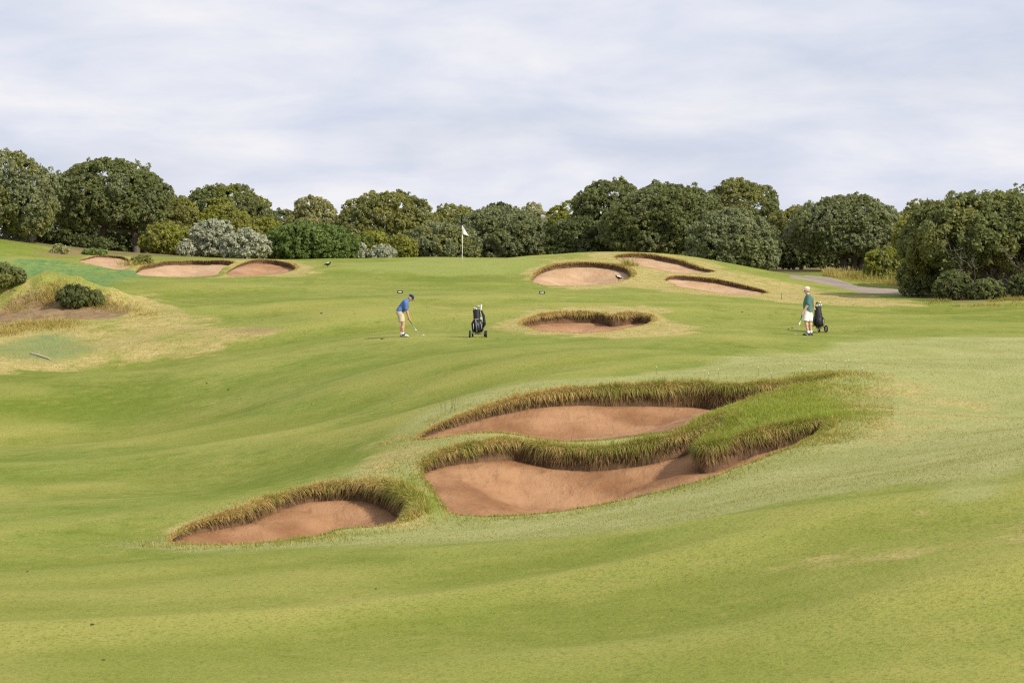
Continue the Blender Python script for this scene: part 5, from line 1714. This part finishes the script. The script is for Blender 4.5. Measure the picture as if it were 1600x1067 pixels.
# ---- thin stake, lying branch
sx_, sy_ = hit(1221, 468)
tag(MB().loft([(0, 0, -.1), (.005, 0, .30)], [.014, .012], 8).build('stake', M_BARK), 'thin brown stake standing right of the lower right bunker', 'stake').location = (sx_, sy_, gz(sx_, sy_))
ax_, ay_ = hit(47, 553); bx2, by2 = hit(80, 563)
n_ = 7
BP = [(ax_ + (bx2 - ax_) * k / n_, ay_ + (by2 - ay_) * k / n_ + .05 * math.sin(k), gz(ax_ + (bx2 - ax_) * k / n_, ay_ + (by2 - ay_) * k / n_) + .03) for k in range(n_ + 1)]
M_DEAD = bark_mat('bleached_wood', (0.42, 0.36, 0.28), (0.58, 0.51, 0.42))
BR = MB().loft([(q[0] - ax_, q[1] - ay_, q[2] - BP[0][2]) for q in BP], [.02, .035, .04, .04, .035, .03, .025, .012], 9).build('fallen_branch', M_DEAD)
tag(BR, 'pale bleached branch lying on the dyed grass at the left', 'branch').location = (ax_, ay_, BP[0][2])


# ---- clods and droppings
def clod_mesh(seed):
    rr = random.Random(seed)
    mb = MB().ball((0, 0, 0), (0.5, 0.4, 0.28), 9, 6)
    mb.v = [v * rr.uniform(0.75, 1.2) for v in mb.v]
    o = mb.build('turf_clod', M_DIRT)
    me = o.data
    bpy.data.objects.remove(o)
    return me


CM = [clod_mesh(s) for s in (1, 2, 3)]
CLODS = [(502, 490, 5, 'dark clod on the fairway well left of the blue golfer, above his shadow'), (554, 490, 3, 'small clod midway between that left fairway clod and the blue golfer'), (667, 480, 2.5, 'tiny clod just right of the blue golfer\'s head'),
         (709, 498, 3, 'clod on the turf left of the four-wheeled trolley'), (757, 478, 2.5, 'tiny clod behind the four-wheeled trolley, upper right'), (597, 530, 5, 'flat dark clod in the blue golfer\'s shadow'),
         (43, 893, 5, 'leftmost clod on the foreground slope'), (144, 976, 7, 'largest dark clod on the left foreground slope'), (162, 1031, 6, 'clod lowest in the picture, near the bottom edge'), (587, 920, 5, 'lone clod on the foreground slope below the lower left bunker'),
         (323, 599, 4, 'upper of two clods on the left fairway below the dry hummock'), (357, 609, 5, 'lower of two clods on the left fairway below the dry hummock'), (487, 632, 3, 'tiny clod on the left fairway above the golden lip\'s tip'),
         (1160, 488, 4, 'larger clod on the turf right of the middle-distance bunker'), (1232, 514, 3.5, 'left clod of the pair beside the teal golfer\'s club'), (1238, 513, 4, 'right clod of the pair beside the teal golfer\'s club'),
         (1170, 492, 3, 'smaller clod beside the one right of the middle-distance bunker'), (410, 500, 3, 'small clod at the right tip of the dry hummock grass'), (720, 487, 2, 'tiny clod just left of the bag\'s club heads')]
for i, (u, v, w, lb) in enumerate(CLODS):
    x, y = hit(u, v)
    o = bpy.data.objects.new('turf_clod', CM[i % 3])
    COL.objects.link(o)
    s = w / FPX * y
    o.location = (x, y, gz(x, y) + s * .08); o.scale = (s, s, s * 0.8); o.rotation_euler = (0, 0, i * 1.3)
    tag(o, lb, 'clod', 'dark clods scattered on the fairway')


# ---- special tufts
def tuft(name, label, cat, u, v, n, h, spread, straw, w=0.012, group=None, lean=0.25, cols=None, d=None):
    if d:
        rx, _ = ray(u, 400); x, y = float(rx) * d, d
    else:
        x, y = hit(u, v)
    z = gz(x, y)
    root = thing(name, label, cat, (x, y, z), 0, group)
    px = RNG.normal(0, spread, n); py = RNG.normal(0, spread, n)
    pz = ground_z(px + x, py + y) - z - 0.01
    Dv = np.column_stack([px * 0.6 + RNG.normal(0, lean, n), py * 0.6 + RNG.normal(0, lean, n), np.ones(n)])
    c0, c1 = grass_cols(np.full(n, straw), n)
    if cols is not None:
        c0 = c1 = np.array(cols) * RNG.uniform(.7, 1.3, n)[:, None]
    b = blades('stems', np.column_stack([px, py, pz]), Dv, h * RNG.uniform(0.45, 1.0, n), np.full(n, w) * RNG.uniform(.7, 1.3, n), RNG.uniform(0.0, .35, n), c0, c1, parent=root)
    b['kind'] = 'stuff'
    return root


tuft('rush_clump', 'dark green rush stems rising from the upper foreground bunker\'s left lip', 'rushes', 703, 640, 16, 0.55, 0.22, 0, 0.010, None, 0.16, (0.07, 0.10, 0.03))
tuft('grass_tussock', 'tall straw tussock on top of the sandy hummock at the left', 'grass tussock', 92, 462, 520, 0.62, 0.36, .75, 0.022, 'grass tussocks')
tuft('grass_tussock', 'straw tussock between the dark bushes left of the hummock top', 'grass tussock', 72, 466, 240, 0.42, 0.32, .6, 0.022, 'grass tussocks')
tuft('grass_tussock', 'green-gold tussock at the right end of the hummock', 'grass tussock', 180, 480, 300, 0.30, 0.45, .5, 0.022, 'grass tussocks')
tuft('grass_tussock', 'low tussock just right of the compact hummock bush', 'grass tussock', 160, 476, 300, 0.38, 0.35, .5, 0.022, 'grass tussocks')
for k, (u, v, h_, sw, lb) in enumerate(((40, 470, .5, .6, 'ragged tussock on the left shoulder of the hummock'), (20, 482, .4, .7, 'small ragged tussock low on the hummock\'s left shoulder'), (118, 462, .5, .7, 'straw tussock behind the compact hummock bush'),
                                 (145, 466, .4, .4, 'olive tussock behind the small leaning hummock bush'), (205, 486, .35, .7, 'straw tussock at the far right foot of the hummock'), (228, 492, .28, .6, 'lone low tussock right of the hummock on the dry slope'))):
    tuft('grass_tussock', lb, 'grass tussock', u, v, 190, h_ * 0.75, 0.34, sw, 0.022, 'grass tussocks')
for k, (u, v) in enumerate(((30, 508), (62, 507), (95, 508), (8, 520))):
    tuft('grass_tussock', ['brown tussock under the hummock\'s bare face, left one', 'brown tussock under the hummock\'s bare face, middle one', 'brown tussock under the hummock\'s bare face, right one', 'brown tussock at the left edge below the hummock'][k], 'grass tussock', u, v, 600, 0.30, 0.55, .65, 0.022, 'grass tussocks')
tuft('grass_tussock', 'green spiky tuft on the ridge right of the round greenside bunker', 'grass tussock', 983, 416, 120, 0.75, 0.28, .15, 0.03, 'grass tussocks')
tuft('grass_tussock', 'green tuft below the dark crown behind the topmost bunker', 'grass tussock', 1050, 396, 200, 0.9, 0.5, .1, 0.035, 'grass tussocks', d=150)
tuft('grass_tussock', 'green tuft standing in the gap between the left sand scrapes', 'grass tussock', 206, 414, 240, 0.4, 0.5, .4, 0.03, 'grass tussocks')


def wood_edge_grass():
    x, y = scatter(26000, 9.3, 13.0, 108, 119)
    ang = np.degrees(np.arctan2(x, y)) + (fbm(x * 0.5, y * 0.5, 107, 2) - 0.5) * 1.6
    k = (fbm(x * 0.7, y * 0.7, 105, 2) > 0.42) & (RNG.uniform(0, 1, len(x)) < sst(9.4, 11.0, ang) * sst(110.5, 114, y + (fbm(x * 0.8, y * 0.8, 108, 2) - 0.5) * 4))
    x, y = x[k], y[k]
    n = len(x)
    Dv = np.column_stack([RNG.normal(0, .35, n), RNG.normal(0, .35, n), np.ones(n)])
    c0, c1 = grass_cols(np.clip(0.45 + (fbm(x * .4, y * .4, 106, 2) - .5) * 1.2, .05, .9), n)
    L_ = RNG.uniform(.08, .34, n) * sst(109, 113, y)
    o = blades('wood_edge_grass', np.column_stack([x, y, ground_z(x, y) - .01]), Dv, np.maximum(L_, 0.03), RNG.uniform(.014, .024, n), np.full(n, .25), c0 * .8, c1 * .8, seg=2)
    o['kind'] = 'stuff'; o['label'] = 'ragged grass at the foot of the right-hand wood'


wood_edge_grass()


def path_grass():
    xs = []; ys = []
    Pp = poly_hit([(1240, 430), (1265, 432), (1300, 437), (1340, 443), (1390, 450)])
    m = 3200
    t = RNG.uniform(0, len(Pp) - 1.001, m); i = t.astype(int); f = t - i
    base = Pp[i] * (1 - f)[:, None] + Pp[i + 1] * f[:, None]
    off = RNG.beta(1.2, 2.0, m) * 6.5 + 0.4
    x = base[:, 0] + off * 0.42; y = base[:, 1] + off
    dd, _ = sdf_far(PATH, x, y, 1.0)
    k = dd > 0.1
    x, y, off = x[k], y[k], off[k]
    n = len(x)
    z = ground_z(x, y)
    tall = sst(0.5, 3, off) * (0.5 + fbm(x * .9, y * .9, 99, 2))
    L_ = (0.12 + 0.62 * tall) * RNG.uniform(.4, 1.1, n)
    Dv = np.column_stack([RNG.normal(0, .2, n), RNG.normal(0, .2, n), np.ones(n)])
    c0, c1 = grass_cols(np.clip(0.55 + (fbm(x * .5, y * .5, 101, 2) - .5), .1, .95), n)
    o = blades('tall_dry_grass', np.column_stack([x, y, z - .01]), Dv, L_, RNG.uniform(.018, .032, n), np.full(n, .2), c0, c1)
    o['kind'] = 'stuff'; o['label'] = 'tall straw-coloured grass along the far side of the path'


path_grass()

# ---- white seed heads along the upper bunker's right lip
SM = MB().ball((0, 0, 0), 0.5, 8, 6)
for i, (u, v) in enumerate([(1026, 574), (1101, 580), (1122, 578), (1185, 575), (1252, 577), (1291, 568), (1320, 565), (1326, 564), (1347, 577), (1107, 585), (1205, 584), (1320, 600)]):
    x, y = hit(u, v + 10)
    z = gz(x, y)
    root = thing('white_flower', 'tiny white seed head on a thin stalk above the upper bunker\'s lip', 'flower', (x, y, z), 0, 'white seed heads')
    MB().loft([(0, 0, -.02), (.01, 0, .09), (.0, .0, .17)], .004, 5).build('stalk', M_TWIG, root)
    mb = MB().ball((0, 0, .18), .011, 8, 6)
    mb.build('seed_head', M_WPAINT, root)
print('done', round(time.time() - T_START, 1))
